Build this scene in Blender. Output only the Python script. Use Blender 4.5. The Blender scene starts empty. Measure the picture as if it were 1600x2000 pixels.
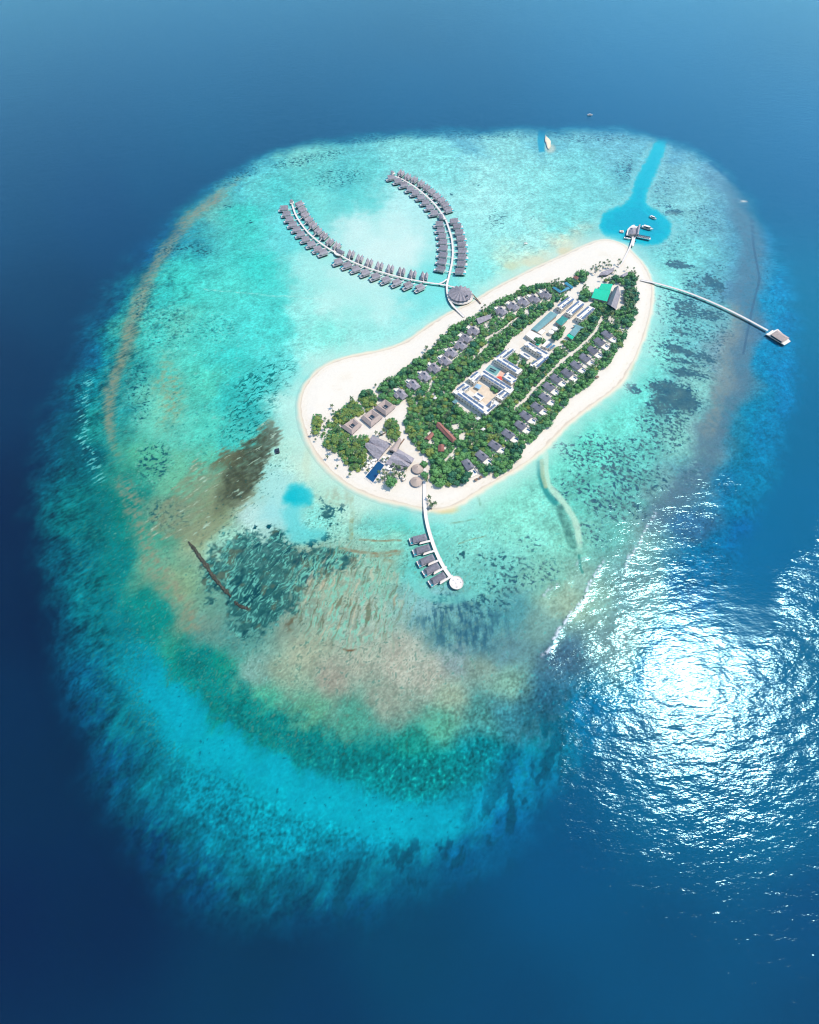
SKY, SUNE, HAZE = 0.15, 2.55, 0.00006
WAVE1, WAVE2, WAVE3, WROUGH = 0.34, 0.05, 0.9, 0.2
# ---------------------------------------------------------------- camera frame and ground mapping
import numpy as np, math
F_PX, TILT, CAM_H = 892.0, 61.8, 450.0          # focal length (in 1/2000 of the frame height), tilt below horizon, height in metres
_s, _c = math.sin(math.radians(TILT)), math.cos(math.radians(TILT))
def ground(px, py, z=0.0):
    """point of the horizontal plane at height z seen at frame position (px,py) of 1600x2000"""
    px = np.asarray(px, float); py = np.asarray(py, float)
    a = (px-800)/F_PX; b = (py-1000)/F_PX
    t = (CAM_H-z)/(_s+b*_c)
    return a*t, (_c-b*_s)*t
def frame(x, y, z):
    d = y*_c+(CAM_H-z)*_s
    return 800+F_PX*x/d, 1000+F_PX*((CAM_H-z)*_c-y*_s)/d
# ---------------------------------------------------------------- noise
_rng = np.random.RandomState(7)
_PERM = np.concatenate([_rng.permutation(1024)]*3).astype(np.int32)
_ANG = _rng.rand(1024)*2*math.pi
_GX, _GY = np.cos(_ANG).astype(np.float32), np.sin(_ANG).astype(np.float32)
def perlin(x, y, seed=0):
    x = np.asarray(x, np.float32)+seed*17.31+300; y = np.asarray(y, np.float32)+seed*9.77+300
    xi = np.floor(x); yi = np.floor(y); fx = x-xi; fy = y-yi
    xi = xi.astype(np.int32) & 1023; yi = yi.astype(np.int32) & 1023
    u = fx*fx*fx*(fx*(fx*6-15)+10); v = fy*fy*fy*(fy*(fy*6-15)+10)
    def g(i, j, dx, dy):
        h = _PERM[_PERM[(xi+i) & 1023]+((yi+j) & 1023)]
        return _GX[h]*dx+_GY[h]*dy
    a = g(0,0,fx,fy); b = g(1,0,fx-1,fy); c = g(0,1,fx,fy-1); d = g(1,1,fx-1,fy-1)
    return (a+u*(b-a)+v*(c-a+u*(a-b-c+d)))*1.5
def fbm(x, y, oct=4, seed=0, gain=0.5):
    s = 0; amp = 1.0; f = 1.0; n = 0
    for i in range(oct):
        s = s+amp*perlin(x*f, y*f, seed+i*3.1); n += amp*amp; amp *= gain; f *= 2.03
    return s*(2.4/math.sqrt(n))
def rot(x, y, deg, sx, sy):
    """coordinates along / across a direction (degrees, world frame), divided by sx (along) and sy (across)"""
    c, s = math.cos(math.radians(deg)), math.sin(math.radians(deg))
    return (x*c+y*s)/sx, (-x*s+y*c)/sy
def sstep(a, b, x):
    t = np.clip((x-a)/(b-a), 0, 1); return t*t*(3-2*t)
def poly_sd(poly, u, v):
    """signed distance to a polygon, positive inside"""
    P = np.asarray(poly, float); d2 = np.full(np.shape(u), 1e18, np.float64); ins = np.zeros(np.shape(u), bool)
    for i in range(len(P)):
        ax, ay = P[i-1]; bx, by = P[i]
        ex, ey = bx-ax, by-ay
        t = np.clip(((u-ax)*ex+(v-ay)*ey)/(ex*ex+ey*ey), 0, 1)
        d2 = np.minimum(d2, (u-ax-t*ex)**2+(v-ay-t*ey)**2)
        if ay != by:
            ins ^= ((ay > v) != (by > v)) & (u < (bx-ax)*(v-ay)/(by-ay)+ax)
    return np.where(ins, 1, -1)*np.sqrt(d2)
def line_d(pts, u, v):
    """distance to a polyline and the fraction along it"""
    P = np.asarray(pts, float); best = np.full(np.shape(u), 1e18); fr = np.zeros(np.shape(u))
    for i in range(len(P)-1):
        ax, ay = P[i]; ex, ey = P[i+1]-P[i]
        t = np.clip(((u-ax)*ex+(v-ay)*ey)/(ex*ex+ey*ey), 0, 1)
        d2 = (u-ax-t*ex)**2+(v-ay-t*ey)**2
        m = d2 < best; best = np.where(m, d2, best); fr = np.where(m, (i+t)/(len(P)-1), fr)
    return np.sqrt(best), fr
def smooth_poly(P, n=3):
    P = np.asarray(P, float)
    for _ in range(n):
        Q = np.roll(P, -1, 0); P = np.stack([P*.75+Q*.25, P*.25+Q*.75], 1).reshape(-1, 2)
    return P
# ---------------------------------------------------------------- outlines (frame positions on the water plane)
ISLAND = [(588,800),(591,770),(604,745),(625,722),(655,706),(690,697),(730,690),(770,680),(800,666),(825,648),(850,630),(880,612),(905,602),(935,586),(965,566),(1000,548),(1040,528),(1075,512),(1110,496),(1140,482),(1165,472),(1185,469),(1205,473),(1222,482),(1240,500),(1256,518),(1267,538),(1273,565),(1270,600),(1262,635),(1250,670),(1238,700),(1222,730),(1205,752),(1180,772),(1150,792),(1120,815),(1090,842),(1065,870),(1040,892),(1010,912),(975,933),(945,950),(915,968),(895,982),(870,990),(845,994),(820,991),(790,982),(755,974),(720,964),(690,950),(660,930),(640,910),(622,888),(605,860),(594,830)]
REEF = [(1060,247),(900,252),(760,258),(640,270),(560,286),(500,306),(440,336),(390,370),(340,413),(290,463),(240,523),(195,588),(150,658),(110,738),(80,818),(62,900),(55,980),(62,1060),(75,1140),(95,1230),(110,1300),(125,1400),(150,1490),(175,1560),(215,1640),(270,1710),(340,1770),(430,1810),(520,1830),(600,1835),(680,1820),(760,1790),(830,1760),(900,1720),(980,1680),(1060,1620),(1120,1540),(1180,1460),(1260,1380),(1330,1300),(1400,1220),(1440,1140),(1470,1060),(1500,980),(1530,900),(1555,820),(1572,740),(1572,660),(1560,580),(1535,500),(1500,430),(1455,370),(1410,325),(1350,285),(1290,262),(1200,249),(1130,246)]
ISLAND_W = smooth_poly(np.stack(ground(*np.array(ISLAND, float).T), 1), 2)
REEF_P = smooth_poly(REEF, 1)
BASE = """900 262 95 175 190;1200 262 100 172 190;700 275 95 188 190;1060 262 100 180 190;1320 290 90 160 180
480 320 75 178 190;600 300 115 205 192;800 300 125 215 208;1000 290 135 215 208;1200 300 112 192 198
500 360 100 210 203;600 350 85 198 190;700 335 100 208 200;860 320 130 222 215;950 340 152 230 222;1050 350 140 228 220;1150 340 118 212 208;1220 340 100 190 196;1330 330 122 192 195;1400 340 100 160 178;1450 380 75 140 165;1500 460 50 130 170
420 400 105 190 174;480 420 62 205 190;540 390 78 202 196;620 380 118 225 214;700 390 92 213 206;680 350 78 192 192;740 430 172 240 232;560 450 105 220 217
700 450 200 246 239;780 480 206 247 240;800 400 176 240 234;620 520 158 237 228;500 520 62 210 198;450 560 80 215 201;650 600 178 242 233;750 600 180 242 234;820 590 125 230 225;830 640 150 238 230;720 650 152 238 228;640 650 125 232 218;590 600 150 236 226;530 600 75 215 206;690 530 184 243 235;740 500 204 247 240;760 440 196 245 238;860 560 120 230 225
950 400 160 235 228;1000 440 145 230 224;1100 430 120 220 214;950 520 130 232 225;1050 470 160 235 226;900 470 150 235 228;1150 400 118 212 208;1100 380 125 218 212
1000 522 190 235 208;1050 512 212 230 198;1105 490 210 228 198;980 540 170 238 222
1300 450 112 202 204;1350 400 128 205 203;1400 430 102 172 185;1450 450 78 147 170;1350 500 120 215 210;1300 550 132 230 220;1400 550 95 178 188;1440 560 88 143 170;1480 560 60 142 175;1290 600 135 232 222;1280 680 132 235 220;1340 640 108 195 195;1400 620 110 185 188;1430 660 125 152 160;1470 640 70 130 165;1510 600 10 138 182;1545 640 0 124 178;1530 560 5 130 178;1520 700 5 132 176;1540 720 0 122 174
1250 760 112 230 214;1300 780 90 170 172;1380 760 130 207 195;1410 740 122 152 160;1450 750 62 130 155;1490 800 8 130 168;1535 800 0 118 168;1200 830 112 226 208;1150 870 102 222 200;1250 880 102 206 194;1330 850 130 215 200;1370 850 117 167 165;1400 850 85 132 150;1440 850 25 122 152;1470 900 6 122 162;1440 960 10 120 158;1500 860 0 122 166
1100 900 115 226 205;1000 1000 132 228 206;950 950 150 235 215;1150 950 95 198 182;1250 950 95 185 175;1300 950 110 164 165;1350 950 70 127 150;1420 950 25 112 155;1050 1050 130 225 205;930 1050 130 225 210;1120 1050 120 203 182;1200 1030 100 187 176;1250 1050 110 163 160;1350 1020 50 107 145;1400 1100 0 110 155;1460 1050 0 102 162
960 1130 110 205 195;1060 1130 122 197 177;1000 1200 76 152 160;1100 1180 150 190 165;1150 1150 130 182 167;1050 1230 110 162 155;1000 1270 90 142 150;1200 1250 105 150 152;1100 1300 65 110 135;1250 1150 105 158 162;1350 1150 20 102 152;1150 1400 0 115 162;1300 1300 0 105 162;1000 1330 120 176 156;1000 1400 50 123 137;1060 1370 40 101 127
600 1100 138 167 146;650 1150 151 179 156;700 1200 152 184 168;560 1200 130 163 146;600 1280 156 178 154;700 1300 161 179 161;780 1285 174 188 171;840 1310 169 183 166;880 1290 130 163 165;550 1310 147 178 154;500 1300 120 173 163;640 1340 152 161 146;760 1360 139 162 146;880 1360 147 178 154;950 1300 130 168 154;830 1180 130 192 194;820 1120 95 205 195;860 1230 80 145 150;930 1230 70 135 150;750 1120 138 187 166;720 1075 147 197 177
430 1300 20 153 129;500 1360 72 176 146;600 1390 92 171 141;700 1400 72 161 141;850 1420 82 171 146;950 1400 72 150 145;380 1300 0 125 115;500 1430 0 123 114;600 1450 0 118 114;720 1480 0 118 118;850 1500 0 132 133;950 1480 0 123 139;440 1390 0 129 119;800 1450 25 141 129;780 1530 0 136 142;900 1540 0 136 152;660 1500 0 131 137
320 1350 0 161 182;370 1400 0 170 190;450 1470 0 174 192;550 1510 0 178 196;650 1560 0 180 198;750 1610 0 178 198;850 1620 0 161 186;950 1580 0 143 177;280 1310 0 151 174;1030 1520 0 126 165
250 1400 0 123 139;300 1500 0 118 139;400 1560 0 143 164;350 1620 0 108 129;450 1650 0 128 149;550 1650 0 143 164;600 1720 0 113 139;500 1740 0 103 129;700 1710 0 132 159;800 1720 0 113 144;700 1780 0 92 132;600 1790 0 85 122;400 1720 0 85 125;300 1650 0 78 122;220 1500 0 88 127;180 1400 0 85 122;900 1680 0 106 152;1000 1620 0 106 154
150 900 0 92 106;180 1000 0 109 113;130 1100 0 98 115;250 1000 14 129 119;230 1100 0 123 125;300 1050 52 163 139;270 950 25 136 126;200 1200 0 119 129;300 1200 0 135 129;250 1290 0 139 154;150 1250 0 101 124;170 1330 0 95 129
330 1000 112 155 128;300 1100 100 170 142;350 1150 128 173 136;350 1210 110 162 138;400 1230 110 155 142;450 1240 82 152 145;350 1260 40 156 133;420 1000 126 156 116;450 950 130 150 112;400 1050 142 168 130;500 1180 70 150 145
300 560 52 190 180;350 560 62 206 191;300 650 70 205 190;350 700 82 206 188;400 650 76 211 197;450 700 62 206 197;500 650 76 216 207;400 750 82 205 182;450 780 52 192 186;300 800 102 206 182;350 850 92 201 181;400 850 80 206 186;450 870 62 201 191;500 800 52 188 185;280 900 82 186 152;350 930 102 190 156;350 620 90 200 180;420 900 90 195 165;560 720 90 222 217;530 760 62 205 201
230 560 0 117 139;200 620 0 104 134;220 700 32 142 139;180 760 10 117 129;130 800 0 96 120;190 830 32 145 139;130 880 0 88 110;270 560 40 160 159;330 430 0 108 150;280 480 0 95 143;400 360 20 125 161;450 330 60 162 185;370 420 60 170 169;250 640 50 165 153;170 690 0 112 148
540 950 162 231 225;490 1010 180 231 225;440 1060 152 226 206;620 1010 125 226 215;570 880 165 231 211;600 920 190 236 212;700 985 172 231 211;740 1020 112 216 206;780 1012 72 211 201;820 1010 112 221 211;760 1050 150 221 196;900 1000 132 229 215;560 820 150 232 218;570 780 165 238 226;620 700 160 240 228;640 970 160 226 200;540 990 150 225 225"""
DEEP = """0 0 0 64 106;800 0 0 64 106;1600 0 0 66 110;0 400 0 61 106;400 250 0 73 120;800 220 0 77 126;1200 220 0 83 135;1600 300 0 85 139;1590 600 0 106 155;1590 850 0 97 149;1580 1000 0 99 155;1500 1100 0 99 157;1450 1300 0 100 157;1600 1300 0 97 147
0 700 0 46 86;100 600 0 54 95;0 1000 0 38 76;60 1200 0 40 77;0 1400 0 46 85;100 1500 0 46 83;0 1800 0 41 82;200 1800 0 43 82;500 1900 0 55 93;800 1850 0 66 107;1100 1700 0 77 129;1300 1550 0 97 149;1500 1600 0 97 149;1600 1800 0 73 125;1300 1850 0 73 121;1000 1990 0 66 111;600 1990 0 56 98;1600 1990 0 68 115;200 400 0 61 110;300 350 0 68 116"""
def _pts(s):
    return np.array([[float(q) for q in p.split()] for r in s.split('\n') for p in r.split(';')])
def _lattice(pts, step=8, power=2.0, eps=650.0):
    us = np.arange(-160, 1768, step, dtype=float); vs = np.arange(-160, 2168, step, dtype=float)
    U, V = np.meshgrid(us, vs); W = 0; A = 0
    for u, v, r, g, b in pts:
        w = 1/((U-u)**2+(V-v)**2+eps)**power
        W = W+w; A = A+w[..., None]*np.array([r, g, b])
    return A/W[..., None]
_LR, _LD = _lattice(_pts(BASE)), _lattice(_pts(DEEP), power=1.3)
def _sample(L, u, v, step=8):
    x = np.clip((u+160)/step, 0, L.shape[1]-1.001); y = np.clip((v+160)/step, 0, L.shape[0]-1.001)
    i = x.astype(int); j = y.astype(int); fx = (x-i)[..., None]; fy = (y-j)[..., None]
    return (L[j, i]*(1-fx)+L[j, i+1]*fx)*(1-fy)+(L[j+1, i]*(1-fx)+L[j+1, i+1]*fx)*fy
# dark coral beds: u v half-length half-width angle(frame) strength
BEDS = """1328 519 30 8 8 1;1394 553 34 14 20 1;1360 562 30 5 12 .8;1342 606 34 22 5 .9;1385 617 36 12 10 .9;1325 647 20 6 0 .8;1372 655 28 10 10 .6;1331 683 50 11 20 1;1377 696 30 10 20 .9;1334 707 44 7 12 .9;1300 757 46 18 10 1;1325 780 52 34 12 1.1;1344 730 44 10 8 1;1232 757 18 12 20 .9;1319 825 34 26 30 .7;1290 800 36 22 30 .9
1255 462 22 14 -50 .0;1316 415 16 8 -20 .9;1300 402 22 6 0 .7;1232 327 9 18 15 .8;1215 345 10 14 20 .5;1380 410 26 8 5 .5;1370 540 26 6 15 .5;1405 520 22 8 15 .4
1185 886 74 36 22 .62;1140 900 54 26 25 .58;1220 930 74 32 25 .64;1180 985 64 32 30 .6;1245 880 52 24 22 .5;1105 880 34 18 25 .6;1280 930 42 24 30 .5;1135 950 44 22 30 .55;1230 990 54 28 30 .55;1095 960 22 34 0 .5;1150 1040 50 30 30 .42;1330 690 80 46 20 .5;1330 600 80 36 10 .48;1375 565 56 44 10 .48;1290 840 64 44 25 .58;1400 660 30 50 10 .4;1345 640 60 14 12 .6;1350 735 50 12 10 .6;1320 480 60 40 5 .3;1300 370 30 60 10 .3;1370 430 50 40 5 .35;1350 920 30 40 20 .3
940 1090 18 12 0 .4;985 1100 60 26 0 .42;900 1085 14 12 0 .6;1030 1060 40 20 0 .36;1000 1140 60 26 0 .5;865 1175 24 14 0 .6;950 1180 60 26 0 .5;1060 1120 40 30 0 .38;700 270 180 14 -3 .45;900 262 160 12 0 .5;1150 268 120 14 2 .45;1220 330 26 36 15 .45;600 310 90 14 -10 .42;660 345 70 24 -5 .35;460 345 60 16 -25 .4;280 600 30 60 10 .3;270 760 30 90 0 .35;330 640 70 70 0 .28;420 640 70 40 0 .26;330 1010 50 40 0 .4;300 900 40 50 0 .4
350 485 45 10 -5 .45;395 490 22 7 0 .7;485 437 10 5 0 .6;385 480 30 12 0 .3;448 403 16 4 0 .6;880 382 5 3 40 .8
970 425 30 22 0 .32;965 435 26 22 0 .3;1045 425 14 6 0 .4;1030 382 12 6 0 .3;930 360 10 5 0 .3;1120 330 24 12 0 .25
640 1000 20 16 -40 .9;665 990 16 12 0 .6;630 975 10 10 0 .5;655 1025 20 8 -30 .6;570 1065 30 8 10 .7;610 1060 16 9 0 .9;640 1050 16 8 -10 .8;525 1030 7 7 0 1.2;497 1030 5 7 0 1;480 1010 40 30 0 .14;440 1060 40 30 0 .1
1290 930 6 3 0 .4;1345 870 20 30 0 .2"""
def _blobs(s, u, v, wu, wv):
    f = np.zeros(np.shape(u))
    for b in _pts(s.replace('\n', ';')):
        cu, cv, a, w, ang, st = b
        c, s_ = math.cos(math.radians(ang)), math.sin(math.radians(ang))
        du, dv = u+wu-cu, v+wv-cv
        r = np.sqrt(((du*c+dv*s_)/a)**2+((-du*s_+dv*c)/w)**2)
        f = np.maximum(f, st*sstep(1.5, .35, r))
    return f
def mixc(c, k, m):
    return c+(np.asarray(k, float)-c)*m[..., None]
def reef_colour(x, y, z=0.0):
    """display colour (0..255) of the sea floor through its water at world point (x,y); x,y 1-D arrays in metres"""
    u, v = frame(x, y, z)
    n1 = fbm(x/70, y/70, 4, 1); n2 = fbm(x/70, y/70, 4, 21)
    m1 = fbm(x/16, y/16, 3, 5); m2 = fbm(x/16, y/16, 3, 25)
    wu = n1*6.5+m1*2.4; wv = n2*5.5+m2*2.2
    sdr = poly_sd(REEF_P, u, v)
    c = _sample(_LR, u+wu*1.5, v+wv*1.5)
    # radial frame round the atoll: r outward, spur-and-groove runs along it
    cx, cy = 60.0, 420.0
    th = np.arctan2(y-cy, x-cx); rr = np.hypot(x-cx, y-cy)+1e-3
    # --- speckle of coral heads all over the flat
    rim = sstep(160, 20, sdr)
    g1 = fbm(x/2.6, y/2.6, 2, 40); g2 = fbm(x/7, y/7, 3, 44); g3 = fbm(x/24, y/24, 4, 48)
    isd = poly_sd(ISLAND_W, x, y)
    lag = sstep(0, 1, np.clip(1.35-np.hypot((u-745)/215, (v-520)/170), 0, 1))   # clean lagoon sand
    lag = np.maximum(lag, sstep(-45, -8, isd)*.9)
    lag = np.maximum(lag, sstep(1.1, .5, np.hypot((u-540)/75, (v-985)/75)))
    amp = (1-lag*.92)
    st0 = fbm(*rot(x, y, 30, 9, 3), 3, 141)
    lum = 1+amp*(.04*g3+.058*g2*(.7+.3*rim)+.055*g1+.035*st0)
    lum = lum+amp*.03*np.abs(fbm(x/11, y/11, 3, 52))
    c = mixc(c, [38,140,138], amp*sstep(1.15, 1.7, .6*g1+.5*g2+.45*st0)*sstep(40, 110, sdr)*.36)
    c = mixc(c, [176,236,222], amp*sstep(1.2, 1.9, -.6*g1-.45*g2+.4*st0)*sstep(60, 130, sdr)*.26*sstep(1150, 950, v))
    # outer slopes: streaks running down the slope
    nx, ny = (x-cx)/rr, (y-cy)/rr
    sl = fbm(th*150, rr/34, 3, 60)+.6*fbm(th*420, rr/17, 2, 63)
    d35 = rot(x, y, 40, 15, 3.2); st35 = fbm(d35[0], d35[1], 3, 66)
    left = sstep(640, 380, u)
    slope = sstep(190, 70, sdr)*sstep(760, 420, u)*sstep(420, 700, v)
    south = sstep(1240, 1420, v)*sstep(1250, 1000, u)
    lum = lum+.085*slope*(st35*.55+g2*.5+.35*g1)*(1-south*.35)
    c = mixc(c, [40,165,175], slope*sstep(10, 90, sdr)*sstep(.6, 1.8, st35*.8+.6*g3)*.34*(1-south*.7))
    c = mixc(c, [0,66,80], slope*sstep(.2, 1.6, -st35*.4-.9*g3-.2*g2)*.45)
    # southern terraces: reef crest, dark slope, sand terrace, coral-spotted outer slope
    rag = 9*m1+7*g2+10*g3
    d, f = line_d([(330,1215),(380,1285),(430,1345),(490,1400),(560,1440),(640,1470),(720,1495),(800,1512),(880,1508),(960,1480),(1030,1440)], u+wu, v+wv)
    k = sstep(62, 8, d+rag*.7)*sstep(0, .12, f)*sstep(1, .8, f)
    c = mixc(c, [0,122,126], k*.62)
    c = mixc(c, [40,178,158], k*sstep(1.3, 2.1, g1+.6*g2)*.55)
    d, f = line_d([(235,1262),(290,1325),(360,1398),(440,1466),(540,1520),(640,1566),(740,1606),(840,1608),(930,1572),(1010,1530)], u+wu, v+wv)
    mo0 = fbm(*rot(x, y, 55, 26, 12), 4, 77, .6)+.4*g2
    sandk = sstep(1.3, .55, (d+rag*.8)/(30+20*np.sin(np.clip(f,0,1)*math.pi)))*sstep(0, .15, f)*sstep(1, .75, f)
    c = mixc(c, [6,168,190], sandk*np.clip(.62-.16*mo0, 0, 1))
    h = fbm(x/4.2, y/4.2, 2, 123)
    c = mixc(c, [0,105,125], sandk*sstep(1.55, 1.9, h+.3*g3)*.8)
    ss = .75*fbm(*rot(x, y, 75, 34, 11), 4, 70)+.5*g3+.45*fbm(x/9, y/9, 3, 73)
    band = sstep(60, 170, sdr)*south
    zone = south*sstep(190, 60, sdr)*(1-sandk)
    mo = fbm(*rot(x, y, 60, 30, 15), 4, 76, .6)+.25*g2
    dk = sstep(.0, .75, mo+.2*ss)*zone*.8
    c = mixc(c, [0, 80, 104], np.clip(dk*1.15, 0, .9))
    c = mixc(c, [0, 156, 172], sstep(.4, 1.6, -mo)*zone*.5*sstep(20, 70, sdr))
    gr = south*sstep(1350, 1270, v-0.10*np.abs(u-650)+0*u)  # sandy crest grain
    lum = 1+(lum-1)*(1-.6*sandk)
    lum = lum+south*(1-zone)*(1-sandk)*.075*(g1*1.0+g2*.6)+.06*gr*g1
    c = c*lum[..., None]
    gq = .7*g2+.6*g1+.45*mo
    c = mixc(c, [0,88,108], zone*sstep(.6, 1.1, gq)*.42)
    c = mixc(c, [24,168,184], zone*sstep(.7, 1.3, -gq)*.36*sstep(45, 110, sdr))
    # grit of coral heads on the southern and western flats
    flat = sstep(25, 90, sdr)*(1-sandk)*sstep(1.25, .75, np.hypot((u-480)/520, (v-1180)/330))*(1-lag)
    c = mixc(c, [62,104,92], flat*sstep(.75, 1.25, g1*.9+.55*g2+.25*g3)*.5)
    c = mixc(c, [150,205,180], flat*sstep(80, 170, sdr)*sstep(.85, 1.5, -.9*g1-.5*g2+.15*st35)*.36)
    # --- rim ridge of rubble on the west side
    d, f = line_d([(470,352),(430,380),(390,408),(350,450),(318,495),(290,540),(268,605),(246,675),(224,735),(213,795),(217,850),(226,905)], u+wu*.5, v+wv*.5)
    w = 6+9*np.sin(np.clip(f, 0, 1)*math.pi)
    k = sstep(1.5, .2, d/w)*(.72+.16*g2+.12*st35)*sstep(0, .12, f)*sstep(1.0, .86, f)
    c = mixc(c, np.array([142,148,124]), np.clip(k*.88, 0, .8))
    k = sstep(1.3, 0, d/(w*2.6))*(sstep(-.2, 1.4, st35))*.5
    c = mixc(c, [130,150,115], k)
    d, f = line_d([(250,960),(275,1030),(300,1095),(330,1150),(375,1215)], u+wu, v+wv)
    c = mixc(c, [138,150,126], sstep(40, 4, d)*np.clip(.4+.28*g2+.2*st35, 0, .85))
    c = mixc(c, [150,158,122], sstep(1.5, .1, np.hypot((u-325+wu*1.5)/36, (v-755+wv*1.5)/80))*np.clip(.35+.3*g2, 0, .8))
    # west breaking strip
    d, f = line_d([(172,745),(160,785),(160,830),(172,885),(195,935)], u+wu*.3, v+wv*.3)
    c = mixc(c, [0, 78, 92], sstep(44, 6, np.hypot((u-140+wu)/1.0, (v-850+wv)/2.4))*.5)
    c = mixc(c, [120,225,222], np.clip(sstep(16, 2, np.abs(d-4))*sstep(.2, 1.5, st35+.4*g1), 0, 1)*.8)
    # --- grey weed flats on the east rim
    d, f = line_d([(1385,325),(1440,385),(1470,470),(1462,560),(1455,640),(1445,720),(1418,790),(1392,850),(1372,910),(1330,960),(1280,1020)], u+wu*.7, v+wv*.7)
    c = mixc(c, [86,124,142], sstep(38, 10, d)*np.clip(.66+.14*g2, 0, 1)*sstep(0, .12, f))
    d, f = line_d([(1436,600),(1428,660),(1418,720),(1398,800),(1385,840)], u+wu*.7, v+wv*.7)
    c = mixc(c, [124,150,148], sstep(24, 4, d)*np.clip(.5+.2*g2, 0, .85))
    d, f = line_d([(1388,318),(1420,345),(1455,375),(1478,405),(1505,435),(1518,450)], u, v)
    c = mixc(c, [40,100,140], sstep(4.2, 1.0, d)*.8)
    d, f = line_d([(1452,400),(1468,425),(1472,480),(1484,545),(1470,600),(1452,690)], u, v)
    c = mixc(c, [62,98,125], sstep(3.6, .8, d)*.6)
    c = mixc(c, [240,240,220], sstep(4.0, 1.5, np.hypot((u-1450)/1.3, v-394)))
    # --- coral beds
    f = _blobs(BEDS, u, v, wu*.55, wv*.5)
    d20 = rot(x+2*m1, y+2*m2, -30, 7.5, 3.3); cn = .62*fbm(d20[0], d20[1], 3, 80)+.5*fbm(x/4.2, y/4.2, 2, 83)+.3*g1
    big = sstep(700, 1150, u)
    dark = np.stack([24+38*big+9*m1, 88+20*big+7*m1, 98+24*big+3*m1], -1)
    k = sstep(.52, .80, f*.96+cn*.25)*sstep(.02, .3, f)*.9
    c = c+(dark-c)*k[..., None]
    k = sstep(.75, 1.15, cn+1.1*f)*sstep(.12, .4, f)*.82
    c = c+(dark-c)*k[..., None]
    c = mixc(c, [150,225,215], sstep(.55, .2, f)*sstep(.10, .3, f)*sstep(.5, 1.4, -cn)*.45)
    # --- south-west dark bed with its net of bright sand channels
    dw = fbm(x/20, y/20, 3, 88)
    dn = rot(x+1.3*dw, y+1.6*m2, 58, 20, 4.6); net = np.abs(fbm(dn[0], dn[1], 2, 90)+.25*m1); dn2 = rot(x+1.2*dw, y, 62, 9, 3.4); net2 = np.abs(fbm(dn2[0], dn2[1], 2, 95))
    holes = fbm(x/11, y/11, 3, 92)
    sd = poly_sd([(395,1110),(425,1080),(450,1055),(475,1048),(520,1052),(548,1042),(556,1062),(600,1072),(645,1066),(690,1075),(690,1110),(650,1120),(610,1140),(570,1180),(530,1215),(495,1240),(455,1220),(432,1165)], u+wu, v+wv)
    k = sstep(-10, 9, sd+m1*8+cn*9+4*g3)
    c = mixc(c, [34,92,94], k*np.clip(.8+.1*g2, 0, .92))
    c = mixc(c, [18,66,78], k*sstep(.2, 1.5, fbm(dn[0]*.6, dn[1]*.6, 2, 98))*.7)
    c = mixc(c, [92,112,94], sstep(.7, 1.8, fbm(x/13, y/13, 2, 97)+1.0*sstep(490, 420, u)+.6*sstep(560, 620, u))*k*.75)
    c = mixc(c, [112,212,196], k*np.clip(sstep(.42, .08, net)*sstep(-1.4, .4, holes)*.85+sstep(.24, .03, net2)*sstep(-.6, 1.0, holes)*.6+sstep(1.5, 2.1, holes)*.7, 0, .85))
    # sandy crest with the same net
    k = sstep(1.25, .6, np.hypot((u-680+wu)/125, (v-1165+wv)/105))
    dn = rot(x+1.4*dw, y+2*m2, 76, 24, 4.4); net = np.abs(fbm(dn[0], dn[1], 2, 91)+.2*m1)
    c = mixc(c, [124,212,188], sstep(.6, .12, net)*k*sstep(-1.3, .5, holes)*.85)
    c = mixc(c, [100,112,88], sstep(.3, 1.5, fbm(dn[0], dn[1]*1.25, 3, 99))*k*.68)
    c = mixc(c, [198,200,172], sstep(.5, 1.8, -fbm(dn[0], dn[1]*1.1, 3, 103))*k*.6)
    c = mixc(c, [92,84,62], sstep(1.1, .3, np.hypot((u-572+wu)/22, (v-1215+wv)/24))*sstep(-.4, .8, holes)*.75)
    # blue-grey bed south of the round deck
    k = sstep(1.2, .5, np.hypot((u-905+wu)/100, (v-1215+wv)/58)); dz = rot(x, y, 95, 16, 5); nz = fbm(dz[0], dz[1], 3, 101)
    c = mixc(c, [45,100,122], k*sstep(-.3, 1.1, nz+.4*g2)*.8)
    c = mixc(c, [120,195,190], k*sstep(.7, 1.8, -nz+.3*g1)*.6)
    # --- western brown bed
    sd = poly_sd([(372,930),(420,895),(470,868),(505,838),(528,815),(548,860),(520,905),(505,945),(478,985),(430,1030),(395,1065),(345,1050),(300,1035),(330,975)], u+wu*.9, v+wv*.9)
    d33 = rot(x, y, 38, 24, 5); s33 = fbm(d33[0], d33[1], 3, 110)
    k = sstep(-9, 7, sd+3*m1+5*s33+2*g2)
    c = mixc(c, [126,146,118], k*np.clip(.55+.18*s33+.1*g2, 0, .95))
    e_ = sstep(1.25, .75, np.hypot((u-505+.62*(v-880)+wu)/44, (v-905+wv)/88))
    c = mixc(c, [66,80,64], k*e_*np.clip(.8+.12*g2+.1*s33, 0, 1))
    c = mixc(c, [94,102,76], k*sstep(1.25, .3, np.hypot((u-440+wu)/46, (v-890+wv)/30))*.75)
    c = mixc(c, [172,222,200], k*sstep(1.1, 1.9, s33+.25*g1)*.75)
    # --- streaked teal bed west of the island
    k = sstep(1.2, .55, np.hypot((u-508+.55*(v-770)+wu)/64, (v-775+wv)/98))
    s34 = fbm(*rot(x+2*m1, y+2*m2, 36, 12, 3.6), 3, 112)
    c = mixc(c, [10,102,104], k*sstep(.35, .75, s34*.6+.5*g3*.5+.3*g1+.62*k-.42)*.88)
    k = sstep(1.3, .5, np.hypot((u-400)/120, (v-800)/130))
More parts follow.
